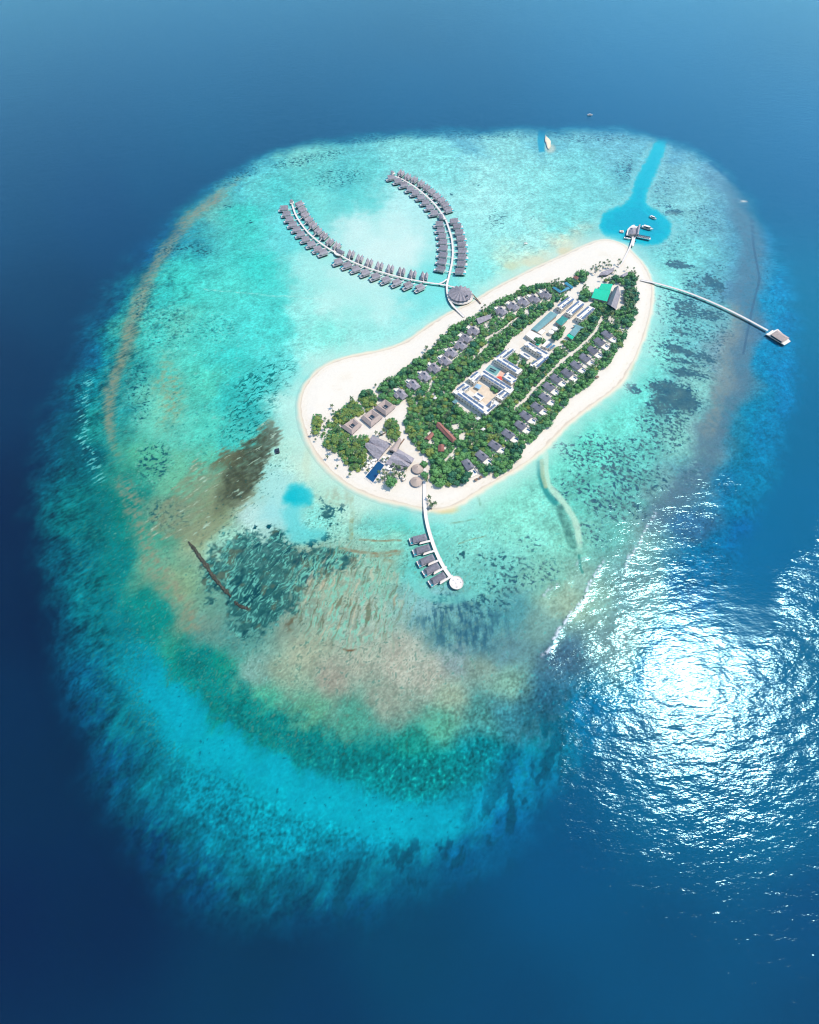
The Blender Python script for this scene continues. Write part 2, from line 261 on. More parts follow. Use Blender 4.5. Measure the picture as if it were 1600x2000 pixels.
    c = mixc(c, [30,135,130], k*sstep(.9, 1.6, s34*.7+.6*g2)*.6)
    c = mixc(c, [150,235,222], sstep(1.4, .3, np.hypot((u-400)/170, (v-760)/170))*sstep(1.1, 2.0, s34-.3*g2)*.4)
    # sprinkled coral heads on pale sand
    h = fbm(x/2.9, y/2.9, 2, 120)
    k = sstep(1.15, .5, np.hypot((u-480+.8*(v-970))/60, (v-975)/95))
    c = mixc(c, [10,88,92], k*sstep(1.45, 1.8, h+.35*g2)*.9)
    k = sstep(1.15, .5, np.hypot((u-960)/170, (v-1085)/75))*(sdr > 0)
    c = mixc(c, [40,125,125], k*sstep(1.5, 1.9, h+.4*g2)*.8)
    # dug basin and boat channel
    ch = smooth_poly([(1283,267),(1306,267),(1300,290),(1280,345),(1256,398),(1290,412),(1312,432),(1314,455),(1298,474),(1270,482),(1236,476),(1200,470),(1172,456),(1170,432),(1182,410),(1226,398),(1238,360),(1262,310)], 2)
    sd = poly_sd(ch, u+wu*.13, v+wv*.16)+.7*g2+.6*g1
    c = mixc(c, [150,228,224], sstep(-16, 0, sd+3*m1)*.42)
    c = mixc(c, np.array([14,190,212]), sstep(-3.5, 6.5, sd+.8*m1)*.95)
    c = mixc(c, [0,168,198], sstep(5, 26, sd+5*m2+3*g2)*.6)
    c = mixc(c, [70,205,215], sstep(3, 14, sd)*sstep(16, 6, sd)*sstep(.3, 1.6, g3+.4*m1)*.5)
    c = mixc(c, [40,200,215], sstep(0, 6, sd)*sstep(400, 300, v)*.35)
    c = mixc(c, [20,195,212], sstep(0, 6, sd)*sstep(.2, 1.8, g2*.6+g3)*.35)
    sd = poly_sd([(1052,254),(1066,254),(1063,275),(1064,296),(1053,297),(1050,275)], u, v)
    c = mixc(c, [40,165,195], sstep(-2, 2, sd))
    c = mixc(c, [205,215,190], sstep(1.4, .5, np.hypot((u-1075)/10, (v-290)/9))*.7)
    # dredged pool west, pale flats
    sd = poly_sd(smooth_poly([(566,955),(578,947),(596,949),(607,960),(604,978),(590,990),(582,1012),(600,1030),(640,1038),(640,1055),(590,1066),(560,1060),(556,1030),(552,1000),(560,975)], 2), u+wu*.4, v+wv*.4)
    c = mixc(c, [84,214,218], sstep(-9, 12, sd+2*m1+g2)*.6)
    c = mixc(c, [14,190,206], sstep(1.5, .6, np.hypot((u-583+wu*.75)/24, (v-968+wv*.75)/19)+.05*g2)*.9)
    # rubble bank with trench on the south shore
    d, f = line_d([(1063,886),(1064,920),(1070,948),(1097,977),(1116,1003),(1128,1029),(1132,1060),(1133,1090)], u+wu*.25, v+wv*.25)
    c = mixc(c, [182,236,212], sstep(9, 3, d)*.85*sstep(1, .8, f))
    d, f = line_d([(1052,905),(1053,930),(1066,962),(1084,980)], u+wu*.25, v+wv*.25)
    c = mixc(c, [40,140,140], sstep(9, 2, d)*.8)
    d, f = line_d([(1058,900),(1060,930),(1066,950)], u, v)
    c = mixc(c, [178,205,165], sstep(6, 2, d)*.7)
    d, f = line_d([(1093,992),(1104,1020),(1114,1052),(1122,1066)], u+wu*.2, v+wv*.2)
    c = mixc(c, [75,140,130], sstep(11, 3, d)*np.clip(.7+.3*g2, 0, 1))
    d, f = line_d([(1131,1085),(1134,1110),(1138,1118)], u, v)
    c = mixc(c, [60,150,140], sstep(4, 1, d)*.8)
    # stone lines between the jetty and the flat
    for P, w_, col, a in ([[(705,1053),(745,1055),(785,1056)],3,[138,142,112],.75],[[(668,1072),(700,1078),(740,1081),(788,1078)],4.5,[138,146,118],.8],[[(720,1087),(760,1087),(786,1084)],3.5,[146,150,120],.7],
                          [[(755,1096),(770,1100)],6,[146,156,124],.5],[[(685,965),(690,1000),(688,1050)],6,[140,165,125],.6],[[(880,1024),(930,1014)],2.5,[110,170,145],.6],[[(895,1062),(925,1054),(950,1047)],2,[130,165,135],.6],
                          [[(670,1268),(682,1272),(694,1268)],3,[110,95,70],.8],[[(400,566),(470,572),(560,577),(640,586)],2.2,[190,240,228],.35],[[(930,960),(940,985)],4,[90,160,130],.6]):
        d, f = line_d(P, u+wu*.3, v+wv*.3)
        c = mixc(c, col, np.clip(sstep(w_, w_*.35, d)*a*(.75+.4*g2), 0, 1))
    c = mixc(c, [138,152,120], sstep(1.1, .5, np.hypot((u-660+wu*.5)/32, (v-968+wv*.5)/20))*np.clip(.45+.4*g2, 0, .9)*.7)
    c = mixc(c, [120,215,200], sstep(1.2, .6, np.hypot((u-845+.4*(v-1100))/22, (v-1110)/70))*.35)
    d, f = line_d([(800,1125),(815,1150),(845,1168),(890,1172),(925,1160)], u, v)
    c = mixc(c, [110,215,205], sstep(13, 4, d)*.55)
    # sand shelf round the island, tinted shoals
    k = sstep(-34-30*sstep(760, 600, u), -2, isd+2*m1)
    c = mixc(c, [196,243,232], k*.55)
    c = mixc(c, [238,240,222], sstep(-9, 0, isd+1.2*m1)*.8)
    for cu, cv, a, b, col, al in ((866,995,32,12,[225,220,168],.85),(1105,490,22,8,[222,222,180],.7),(1040,512,34,12,[214,226,190],.6),(1000,520,18,9,[200,222,180],.6),(1228,700,6,34,[190,205,160],.4),(1247,660,5,20,[200,205,150],.5),(600,905,10,40,[195,225,195],.4)):
        c = mixc(c, col, sstep(1.25, .35, np.hypot((u-cu+wu*.5)/a, (v-cv+wv*.5)/b))*al)
    # --- open sea beyond the edge
    soft = 11+26*sstep(300, 640, v)*sstep(1500, 700, u)+11*sstep(1250, 1500, u)*sstep(300, 640, v)+16*sstep(1300, 1700, v)
    c_d = _sample(_LD, u, v)
    ed = sdr+wu*.8*np.minimum(soft/18, 1.6)+soft*.16*(g3+.35*g2)*sstep(330, 600, v)
    k = sstep(-soft*.9, soft*2.1, ed)**1.15
    c = c_d*np.array([1, 1.06, 1])+(c*np.array([1.01, .985, 1.035])-c_d*np.array([1, 1.06, 1]))*k[..., None]
    return np.clip(c, 0, 255), sdr, isd
# ================================================================ blender scene
import bpy, random
from mathutils import Vector
random.seed(11); R_ = np.random.RandomState(5)
SC = bpy.context.scene; COL = SC.collection
LAND = 1.0                                   # height of the island's ground
SUN = np.array([.605, .137, 1.061]); SUN = SUN/np.linalg.norm(SUN)
EXPO = np.array([.99, 1.11, 1.33])*1.19; VEIL = np.array([.006, .016, .028])          # display light of a white, flat, sunlit surface (sun + sky)
def lin(c):
    c = np.asarray(c, float)/255.0
    return np.where(c <= .04045, c/12.92, ((c+.055)/1.055)**2.4)
def alb(r, g, b):
    a = lin([r, g, b])/EXPO
    return (float(min(a[0], .95)), float(min(a[1], .95)), float(min(a[2], .95)), 1)
# ---------------------------------------------------------------- materials
def new_mat(name):
    m = bpy.data.materials.new(name); m.use_nodes = True
    return m, m.node_tree.nodes, m.node_tree.links, m.node_tree.nodes['Principled BSDF']
def surf(name, col, rough=.7, var=.15, scale=.6, spec=.3, detail=3, bands=None, emit=None):
    """painted/wood/stone surface: base colour broken up by noise, optional bands (planks, tiles, sheets)"""
    m, N, L, P = new_mat(name)
    P.inputs['Roughness'].default_value = rough; P.inputs['Specular IOR Level'].default_value = spec
    tc = N.new('ShaderNodeTexCoord'); nz = N.new('ShaderNodeTexNoise')
    nz.inputs['Scale'].default_value = scale; nz.inputs['Detail'].default_value = detail
    L.new(tc.outputs['Object'], nz.inputs['Vector'])
    mr = N.new('ShaderNodeMapRange'); mr.inputs[1].default_value = .3; mr.inputs[2].default_value = .7
    mr.inputs[3].default_value = 1-var; mr.inputs[4].default_value = 1+var*.6
    L.new(nz.outputs['Fac'], mr.inputs[0]); fac = mr.outputs[0]
    oi = N.new('ShaderNodeObjectInfo'); m2 = N.new('ShaderNodeMapRange')
    m2.inputs[3].default_value = 1-var*.5; m2.inputs[4].default_value = 1+var*.4
    L.new(oi.outputs['Random'], m2.inputs[0])
    mm = N.new('ShaderNodeMath'); mm.operation = 'MULTIPLY'; L.new(fac, mm.inputs[0]); L.new(m2.outputs[0], mm.inputs[1]); fac = mm.outputs[0]
    if bands:
        axis, wl, dep = bands
        wv = N.new('ShaderNodeTexWave'); wv.bands_direction = axis; wv.inputs['Scale'].default_value = 1/wl*.5
        wv.inputs['Distortion'].default_value = .6; wv.inputs['Detail'].default_value = 1
        L.new(tc.outputs['Object'], wv.inputs['Vector'])
        m3 = N.new('ShaderNodeMapRange'); m3.inputs[3].default_value = 1-dep; m3.inputs[4].default_value = 1+dep*.5
        L.new(wv.outputs['Fac'], m3.inputs[0])
        m4 = N.new('ShaderNodeMath'); m4.operation = 'MULTIPLY'; L.new(fac, m4.inputs[0]); L.new(m3.outputs[0], m4.inputs[1]); fac = m4.outputs[0]
    vm = N.new('ShaderNodeVectorMath'); vm.operation = 'SCALE'; vm.inputs[0].default_value = col[:3]
    L.new(fac, vm.inputs['Scale']); L.new(vm.outputs[0], P.inputs['Base Color'])
    return m
M = dict(
    roof=surf('grey_shingle', alb(168,164,178), .8, .26, .5, .2, 4, ('Y', .9, .07)),
    roofd=surf('dark_shingle', alb(138,138,154), .8, .26, .5, .2, 4, ('Y', .9, .07)),
    roofc=surf('taupe_shingle', alb(192,176,174), .8, .12, .5, .2, 4, ('Z', .5, .06)),
    roofb=surf('brown_shingle', alb(168,116,108), .8, .16, .5, .2, 4, ('Z', .5, .06)),
    thatch=surf('thatch', alb(200,184,178), .95, .2, 1.5, .05, 4, ('Z', .35, .08)),
    deck=surf('pale_planks', alb(236,232,234), .6, .07, .5, .2, 3, ('X', .8, .03)),
    deckg=surf('grey_planks', alb(196,200,210), .7, .1, .6, .2, 3, ('X', .8, .04)),
    wall=surf('white_render', alb(232,230,228), .7, .06, .4, .2),
    wallg=surf('grey_render', alb(186,182,178), .7, .1, .4, .2),
    flat=surf('white_roof_sheet', alb(244,242,242), .55, .06, .25, .3, 3, ('X', 1.2, .02)),
    solar=surf('solar_glass', alb(96,118,154), .3, .12, 1.2, .6, 2, ('X', 1.6, .12)),
    green=surf('bright_green_sheet', alb(10,202,166), .5, .08, .3, .3, 2, ('X', 1.5, .05)),
    teal=surf('teal_sheet', alb(52,150,146), .6, .12, .3, .3, 2, ('X', 1.2, .05)),
    tealg=surf('faded_teal_sheet', alb(118,166,176), .6, .14, .3, .3, 3, ('X', 1.2, .06)),
    blue=surf('blue_sheet', alb(66,150,186), .55, .14, .3, .3, 2, ('X', 1.2, .05)),
    glass=surf('dark_glass', alb(40,54,66), .15, .1, 1, .6),
    pool=surf('pool_tiles', alb(18,78,128), .08, .06, .6, .5),
    poolp=surf('plunge_pool_tiles', alb(70,190,205), .08, .06, .6, .5),
    court=surf('court_paint', alb(122,176,180), .7, .08, .5, .2),
    tan=surf('tan_paving', alb(226,210,192), .85, .12, .4, .1),
    pink=surf('pink_paving', alb(240,196,180), .85, .12, .4, .1),
    wood=surf('weathered_wood', alb(140,118,104), .8, .2, .8, .1),
    pile=surf('pile_concrete', alb(150,150,150), .8, .1, .8, .1),
    hull=surf('white_gelcoat', alb(246,246,248), .3, .03, .5, .5),
    trim=surf('dark_trim', alb(48,56,70), .4, .1, .8, .4),
    red=surf('red_canvas', alb(232,92,80), .8, .08, .8, .1),
    sail=surf('pale_blue_canvas', alb(160,198,230), .8, .08, .8, .1),
    canvas=surf('white_canvas', alb(246,244,242), .8, .05, .8, .1),
    palm=surf('palm_frond', (.085,.13,.045,1), .6, .35, .5, .3),
    trunk=surf('bark', alb(120,102,88), .9, .2, 1.2, .1),
    rubble=surf('coral_rubble', alb(82,84,76), .95, .6, .5, .05, 5),
    tank=surf('tank_shell', alb(240,240,240), .4, .05, .5, .4),
)
def leaf_mat(name, dark, light):
    m, N, L, P = new_mat(name)
    P.inputs['Roughness'].default_value = .55; P.inputs['Specular IOR Level'].default_value = .25
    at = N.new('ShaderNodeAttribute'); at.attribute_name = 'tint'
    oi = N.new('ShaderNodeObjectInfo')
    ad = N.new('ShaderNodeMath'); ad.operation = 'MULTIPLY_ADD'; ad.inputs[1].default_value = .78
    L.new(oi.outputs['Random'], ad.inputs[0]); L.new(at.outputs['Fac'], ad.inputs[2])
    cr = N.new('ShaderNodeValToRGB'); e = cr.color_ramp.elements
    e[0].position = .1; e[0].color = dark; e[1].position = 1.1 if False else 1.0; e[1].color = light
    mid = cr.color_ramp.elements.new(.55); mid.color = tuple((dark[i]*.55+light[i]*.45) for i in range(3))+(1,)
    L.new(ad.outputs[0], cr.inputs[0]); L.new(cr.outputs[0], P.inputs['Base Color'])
    return m
M['leaf'] = leaf_mat('broad_leaves', (.012,.10,.062,1), (.13,.29,.075,1))
M['leafy'] = leaf_mat('yellowish_leaves', (.05,.15,.04,1), (.26,.30,.06,1))
# ---------------------------------------------------------------- mesh helpers
class MB:
    def __init__(s): s.v = []; s.f = []
    def add(s, V, F):
        o = len(s.v); s.v += [tuple(map(float, p)) for p in V]; s.f += [tuple(o+i for i in f) for f in F]; return s
    def box(s, c, d, rz=0.0):
        ca, sa = math.cos(rz), math.sin(rz); V = []
        for z in (-.5, .5):
            for x, y in ((-.5,-.5),(.5,-.5),(.5,.5),(-.5,.5)):
                X, Y = x*d[0], y*d[1]; V.append((c[0]+X*ca-Y*sa, c[1]+X*sa+Y*ca, c[2]+z*d[2]))
        return s.add(V, [(3,2,1,0),(4,5,6,7),(0,1,5,4),(1,2,6,5),(2,3,7,6),(3,0,4,7)])
    def prism(s, poly, z0, z1, top=None):
        P = ccw(poly); T = ccw(top) if top is not None else P; n = len(P)
        V = [(p[0], p[1], z0) for p in P]+[(p[0], p[1], z1) for p in T]
        return s.add(V, [tuple(range(n-1, -1, -1)), tuple(range(n, 2*n))]+[(i, (i+1) % n, n+(i+1) % n, n+i) for i in range(n)])
    def roof(s, eave, ze, ridge, zr, th=.3):
        """hip or gable roof over 4 eave corners (a,b on one end, c,d on the other) with a ridge of two points"""
        a, b, c, d = eave; r0, r1 = ridge
        V = [(p[0], p[1], ze) for p in (a, b, c, d)]+[(r0[0], r0[1], zr), (r1[0], r1[1], zr)]+[(p[0], p[1], ze-th) for p in (a, b, c, d)]
        F = [(0,4,1),(1,4,5,2),(2,5,3),(3,5,4,0),(0,1,7,6),(1,2,8,7),(2,3,9,8),(3,0,6,9),(6,7,8,9)]
        return s.add(V, F)
    def cone(s, c, r, z0, z1, n=20, r1=.0, jag=0):
        V = []; 
        for i in range(n):
            a = 2*math.pi*i/n; q = r*(1+(jag if i % 2 else -jag)); V.append((c[0]+q*math.cos(a), c[1]+q*math.sin(a), z0))
        if r1 > 0:
            V += [(c[0]+r1*math.cos(2*math.pi*i/n), c[1]+r1*math.sin(2*math.pi*i/n), z1) for i in range(n)]
            return s.add(V, [tuple(range(n-1,-1,-1)), tuple(range(n, 2*n))]+[(i, (i+1) % n, n+(i+1) % n, n+i) for i in range(n)])
        return s.add(V+[(c[0], c[1], z1)], [tuple(range(n-1,-1,-1))]+[(i, (i+1) % n, n) for i in range(n)])
    def tube(s, P, r, n=6):
        P = [Vector(p) for p in P]; V = []; k = len(P)
        for i, p in enumerate(P):
            t = (P[min(i+1, k-1)]-P[max(i-1, 0)]).normalized()
            a = t.cross(Vector((0,0,1)) if abs(t.z) < .9 else Vector((1,0,0))).normalized(); b = t.cross(a)
            q = r[i] if hasattr(r, '__len__') else r
            V += [tuple(p+(a*math.cos(2*math.pi*j/n)+b*math.sin(2*math.pi*j/n))*q) for j in range(n)]
        F = [(i*n+j, i*n+(j+1) % n, (i+1)*n+(j+1) % n, (i+1)*n+j) for i in range(k-1) for j in range(n)]
        return s.add(V, F+[tuple(range(n-1,-1,-1)), tuple(range((k-1)*n, k*n))])
    def strip(s, pts, w, z0, z1):
        """band of width w along a 2-D polyline, closed solid"""
        P = np.asarray(pts, float); t = np.gradient(P, axis=0); t /= np.linalg.norm(t, axis=1)[:, None]
        nrm = np.stack([-t[:,1], t[:,0]], 1); A = P+nrm*w/2; B = P-nrm*w/2; n = len(P); V = []
        for z in (z0, z1):
            V += [(p[0], p[1], z) for p in A]+[(p[0], p[1], z) for p in B]
        F = []
        for i in range(n-1):
            F += [(2*n+i, 3*n+i, 3*n+i+1, 2*n+i+1), (i, i+1, n+i+1, n+i), (i, 2*n+i, 2*n+i+1, i+1), (n+i, n+i+1, 3*n+i+1, 3*n+i)]
        return s.add(V, F+[(0, n, 3*n, 2*n), (n-1, 3*n-1, 4*n-1, 2*n-1)][0:1]+[(n-1, 3*n-1, 4*n-1, 2*n-1)])
    def build(s, name, mat, parent=None, smooth=False, o=(0,0,0)):
        me = bpy.data.meshes.new(name)
        me.from_pydata([(p[0]-o[0], p[1]-o[1], p[2]-o[2]) for p in s.v], [], s.f)
        me.materials.append(M[mat] if isinstance(mat, str) else mat)
        if smooth: me.polygons.foreach_set('use_smooth', [True]*len(me.polygons))
        me.update()
        ob = bpy.data.objects.new(name, me); COL.objects.link(ob)
        if parent is not None: ob.parent = parent
        return ob
def ccw(P):
    P = [tuple(p[:2]) for p in P]
    a = sum(P[i-1][0]*P[i][1]-P[i][0]*P[i-1][1] for i in range(len(P)))
    return P if a > 0 else P[::-1]
LABELS = {}
def tag(o, label=None, cat=None, group=None, kind=None):
    if label: o['label'] = label
    if cat: o['category'] = cat
    if group: o['group'] = group
    if kind: o['kind'] = kind
    return o
def thing(name, label, cat, loc=(0,0,0), rz=0.0, group=None):
    o = bpy.data.objects.new(name, None); COL.objects.link(o); o.empty_display_size = .5
    o.location = loc; o.rotation_euler = (0, 0, rz)
    return tag(o, label, cat, group)
def copy_tree(o, parent=None):
    c = o.copy(); COL.objects.link(c)
    if parent is not None: c.parent = parent
    for ch in list(o.children): copy_tree(ch, c)
    return c
def W(px, py, z=0.0):
    x, y = ground(px, py, z); return (float(x), float(y))
def WP(pts, z=0.0): return [W(p[0], p[1], z) for p in pts]
def zoomed(ox, oy, k):
    return lambda *pts: [(ox+p[0]/k, oy+p[1]/k) for p in pts]
ORD = ['first','second','third','fourth','fifth','sixth','seventh','eighth','ninth','tenth','eleventh','twelfth','thirteenth','fourteenth','fifteenth','sixteenth','seventeenth','eighteenth','nineteenth','twentieth']
def nth(i): return ORD[i] if i < 20 else '%dth' % (i+1)
BLOCK = []                                    # frame outlines where no tree stands
LANDMARK = []                                 # (x, y, phrase) used to say which tree or palm is meant
def inset(P, d):
    P = np.asarray(ccw(P)); c = P.mean(0); out = []
    for p in P:
        v = p-c; l = np.linalg.norm(v); out.append(tuple(c+v*max(.2, (l-d)/l)))
    return out
# ---------------------------------------------------------------- sea floor, water, beach
def axis(lo, hi, flo, fhi, step, grow=1.25, cap=400):
    a = list(np.arange(flo, fhi+.01, step)); s = step; x = a[-1]
    while x < hi: s = min(s*grow, cap); x += s; a.append(x)
    s = step; x = a[0]; b = []
    while x > lo: s = min(s*grow, cap); x -= s; b.append(x)
    return np.array(b[::-1]+a)
def grid_mesh(name, xs, ys, zf, attrs, keep=None, smooth=True):
    X, Y = np.meshgrid(xs, ys); x, y = X.ravel(), Y.ravel(); nx, ny = len(xs), len(ys)
    z = zf(x, y)
    idx = np.arange(nx*ny).reshape(ny, nx)
    Q = np.stack([idx[:-1,:-1], idx[:-1,1:], idx[1:,1:], idx[1:,:-1]], -1).reshape(-1, 4)
    if keep is not None:
        k = keep(x, y); Q = Q[k[Q].all(1)]
        used = np.zeros(nx*ny, bool); used[Q.ravel()] = True
        mp = np.cumsum(used)-1; Q = mp[Q]; x, y, z = x[used], y[used], z[used]
    me = bpy.data.meshes.new(name)
    me.vertices.add(len(x)); me.vertices.foreach_set('co', np.stack([x, y, z], 1).astype(np.float32).ravel())
    me.loops.add(len(Q)*4); me.loops.foreach_set('vertex_index', Q.astype(np.int32).ravel())
    me.polygons.add(len(Q)); me.polygons.foreach_set('loop_start', np.arange(0, len(Q)*4, 4, dtype=np.int32))
    me.polygons.foreach_set('loop_total', np.full(len(Q), 4, np.int32))
    if smooth: me.polygons.foreach_set('use_smooth', np.ones(len(Q), bool))
    for an, fn in attrs.items():
        val = fn(x, y, z)
        if val.ndim == 2:
            at = me.attributes.new(an, 'FLOAT_COLOR', 'POINT')
            at.data.foreach_set('color', np.concatenate([val, np.ones((len(val), 1))], 1).astype(np.float32).ravel())
        else:
            at = me.attributes.new(an, 'FLOAT', 'POINT'); at.data.foreach_set('value', val.astype(np.float32))
    me.update(calc_edges=True); me.validate()
    ob = bpy.data.objects.new(name, me); COL.objects.link(ob); return ob
def floor_z(x, y):
    u, v = frame(x, y, 0)
    sd = poly_sd(REEF_P, u, v)
    return -1.3-6.5*sstep(60, -70, sd)-.1*fbm(x/60, y/60, 2, 3)
def floor_col(x, y, z):
    out = np.zeros((len(x), 3))
    for i in range(0, len(x), 150000):
        s_ = slice(i, i+150000); out[s_] = reef_colour(x[s_], y[s_], z[s_])[0]
    return np.clip((lin(out)-VEIL)/(EXPO*.9), .0005, .95)
def sand_sd(x, y): return poly_sd(ISLAND_W, x, y)
GRID = 1.0
xs = axis(-9000, 9000, -470, 560, GRID); ys = axis(-1500, 14000, -150, 1180, GRID)
m, N, L, P = new_mat('sea_floor'); P.inputs['Roughness'].default_value = 1; P.inputs['Specular IOR Level'].default_value = 0
at = N.new('ShaderNodeAttribute'); at.attribute_name = 'bed'
tc = N.new('ShaderNodeTexCoord'); nz = N.new('ShaderNodeTexNoise'); nz.inputs['Scale'].default_value = .55; nz.inputs['Detail'].default_value = 4; nz.inputs['Roughness'].default_value = .7
L.new(tc.outputs['Object'], nz.inputs['Vector'])
mr = N.new('ShaderNodeMapRange'); mr.inputs[1].default_value = .25; mr.inputs[2].default_value = .75; mr.inputs[3].default_value = .86; mr.inputs[4].default_value = 1.13
L.new(nz.outputs['Fac'], mr.inputs[0])
vm = N.new('ShaderNodeVectorMath'); vm.operation = 'SCALE'; L.new(at.outputs['Color'], vm.inputs[0]); L.new(mr.outputs[0], vm.inputs['Scale'])
L.new(vm.outputs[0], P.inputs['Base Color'])
bed = grid_mesh('seabed', xs, ys, floor_z, {'bed': floor_col}); bed.data.materials.append(m); tag(bed, kind='structure')
# beach
def beach_z(x, y):
    sd = sand_sd(x, y)
    return np.where(sd < 0, np.maximum(-sd*sd*.0165+sd*.01, -2.4), LAND*sstep(0, 22, sd))+.025*fbm(x/14, y/14, 2, 8)*sstep(-4, 10, sd)
def beach_col(x, y, z):
    sd = sand_sd(x, y); n = fbm(x/30, y/30, 4, 130); n2 = fbm(x/5, y/5, 3, 134); n3 = fbm(x/2, y/2, 2, 138)
    c = np.zeros((len(x), 3))+np.array([249, 244, 238.])
    c = mixc(c, [250, 243, 233], sstep(0, 2.2, n)*.5)
    c = mixc(c, [246, 236, 224], sstep(9, 2, sd+n*1)*.5)
    c = mixc(c, [222, 205, 180], sstep(1.2, 2.6, n2+.4*n3)*.3*sstep(16, 30, sd))
    c = c*(1+.006*n3+.005*n2)[..., None]
    water = reef_colour(x, y, 0*x)[0]
    wr = np.abs(sd-5.5-1.5*n)-.5; c = mixc(c, [214, 204, 180], sstep(.8, 0, wr)*sstep(.3, 1.6, n2+.3*n3)*.35)
    c = mixc(c, [236, 226, 212], sstep(18, 40, sd)*sstep(.4, 2.0, n2*.6+n)*.35)
    k = sstep(1.6, -3.2, sd+n*.6)
    c = mixc(c, [240, 242, 230], k*.6)
    c = c+(water-c)*sstep(-.8, -7, sd+n*.7)[..., None]
    under = sstep(.5, -3.0, sd+n*.3)[:, None]
    l_ = lin(np.clip(c, 0, 255)); return np.clip((l_/(EXPO*1.17))*(1-under)+(l_-VEIL)/(EXPO*.9)*under, .001, .92)
bx = np.arange(-230, 330, 1.1); by = np.arange(180, 640, 1.1)
bx = np.arange(ISLAND_W[:,0].min()-14, ISLAND_W[:,0].max()+14, 1.1); by = np.arange(ISLAND_W[:,1].min()-14, ISLAND_W[:,1].max()+14, 1.1)
m, N, L, P = new_mat('sand'); P.inputs['Roughness'].default_value = .95; P.inputs['Specular IOR Level'].default_value = .1
at = N.new('ShaderNodeAttribute'); at.attribute_name = 'bed'
nz = N.new('ShaderNodeTexNoise'); tc = N.new('ShaderNodeTexCoord'); nz.inputs['Scale'].default_value = .9; nz.inputs['Detail'].default_value = 5
L.new(tc.outputs['Object'], nz.inputs['Vector'])
mr = N.new('ShaderNodeMapRange'); mr.inputs[1].default_value = .3; mr.inputs[2].default_value = .7; mr.inputs[3].default_value = .95; mr.inputs[4].default_value = 1.03
L.new(nz.outputs['Fac'], mr.inputs[0]); vm = N.new('ShaderNodeVectorMath'); vm.operation = 'SCALE'; L.new(at.outputs['Color'], vm.inputs[0]); L.new(mr.outputs[0], vm.inputs['Scale'])
L.new(vm.outputs[0], P.inputs['Base Color'])
bp = N.new('ShaderNodeBump'); bp.inputs['Strength'].default_value = .35; bp.inputs['Distance'].default_value = .15; L.new(nz.outputs['Fac'], bp.inputs['Height']); L.new(bp.outputs[0], P.inputs['Normal'])
beach = grid_mesh('beach', bx, by, beach_z, {'bed': beach_col}, keep=lambda x, y: sand_sd(x, y) > -11); beach.data.materials.append(m); tag(beach, kind='structure')
# small sandbank on the far rim
sb = MB(); cx_, cy_ = W(1070, 276)
n_ = 28; ring = []
for q, zz in ((1.0, -.3), (.8, .12), (.45, .35), (.1, .45)):
    for i in range(n_):
        a = 2*math.pi*i/n_; k_ = 1+.18*math.sin(3*a+1)+.1*math.sin(5*a)
        X_ = math.cos(a)*5.6*k_*q; Y_ = math.sin(a)*27*k_*q
        if Y_ > 0: X_ *= max(.15, 1-Y_/31)
        ring.append((cx_+X_, cy_+Y_, zz))
sb.add(ring, [(r*n_+i, r*n_+(i+1) % n_, (r+1)*n_+(i+1) % n_, (r+1)*n_+i) for r in range(3) for i in range(n_)]+[tuple(3*n_+i for i in range(n_))])
tag(sb.build('sandbank', surf('bank_sand', alb(236,226,204), .95, .12, .2, .1), smooth=True), kind='structure')
# water surface
CHOP = """1340 1340 .8;1300 1290 .95;1390 1310 .95;1330 1410 1.0;1250 1250 1.3;1270 1180 1.35;1200 1150 1.5;1150 1250 1.4;1230 1050 1.45;1300 1000 1.3;1380 970 1.6;1430 960 1.4;1180 1350 1.25;1120 1300 1.0;1060 1350 .7;1050 1250 .5;1100 1180 .7;1150 1100 .7;1240 1160 1.35;1200 1230 1.3;1270 1100 1.25
1330 1150 .8;1400 1120 .3;1450 1080 .12;1430 1180 .2;1480 1150 .06;1500 1050 .06;1490 1220 .15;1440 1270 .5;1400 1250 .75;1390 1190 .4;1540 1000 .1;1560 930 .1;1500 950 .15;1450 1010 .12;1380 1070 .5
1560 1150 2.1;1600 1100 2.4;1590 1200 2.1;1530 1270 1.75;1500 1330 1.4;1580 1350 1.3;1480 1400 1.3;1400 1450 1.2;1330 1500 1.2;1250 1480 1.1;1200 1440 .9;1150 1500 1.0;1200 1560 1.15;1100 1600 1.05;1300 1600 1.1;1400 1600 1.1;1500 1550 1.05;1580 1500 .85;1200 1700 .85;1100 1750 .75;1300 1750 .7;1400 1750 .75;1500 1700 .7;1580 1650 .6;1300 1900 .75;1100 1900 .7;1500 1900 .75;900 1800 .5;700 1900 .5;400 1900 .55;100 1900 .6;1000 1600 .5
950 1300 .2;900 1100 .12;1000 1000 .12;1100 950 .15;1200 900 .18;1000 1450 .3;800 1500 .18;700 1200 .12;500 1000 .12;700 500 .1;400 700 .12;1100 400 .12;1400 600 .18;1450 800 .2;1350 900 .45;150 900 .2;200 1500 .2;600 1700 .2;0 1000 .26;0 1500 .3;1580 700 .25;1590 300 .3;800 100 .25;200 200 .25;1400 100 .28;1250 900 .25;0 0 .28;600 1900 .36;200 1900 .34"""
_cp = _pts(CHOP.replace('\n', ';'))
def chop_at(x, y, z=None):
    u, v = frame(x, y, 0); u = np.clip(u, -100, 1700); v = np.clip(v, -100, 2100)
    wu = fbm(x/60, y/60, 3, 150)*11; wv = fbm(x/60, y/60, 3, 160)*11
    A = 0; Ws = 0
    for a, b, k in _cp:
        w = 1/((u+wu-a)**2+(v+wv-b)**2+500)**1.7; A = A+w*k; Ws = Ws+w
    return np.clip(A/Ws*(1+.09*fbm(x/22, y/22, 2, 170)), .04, 2.2)
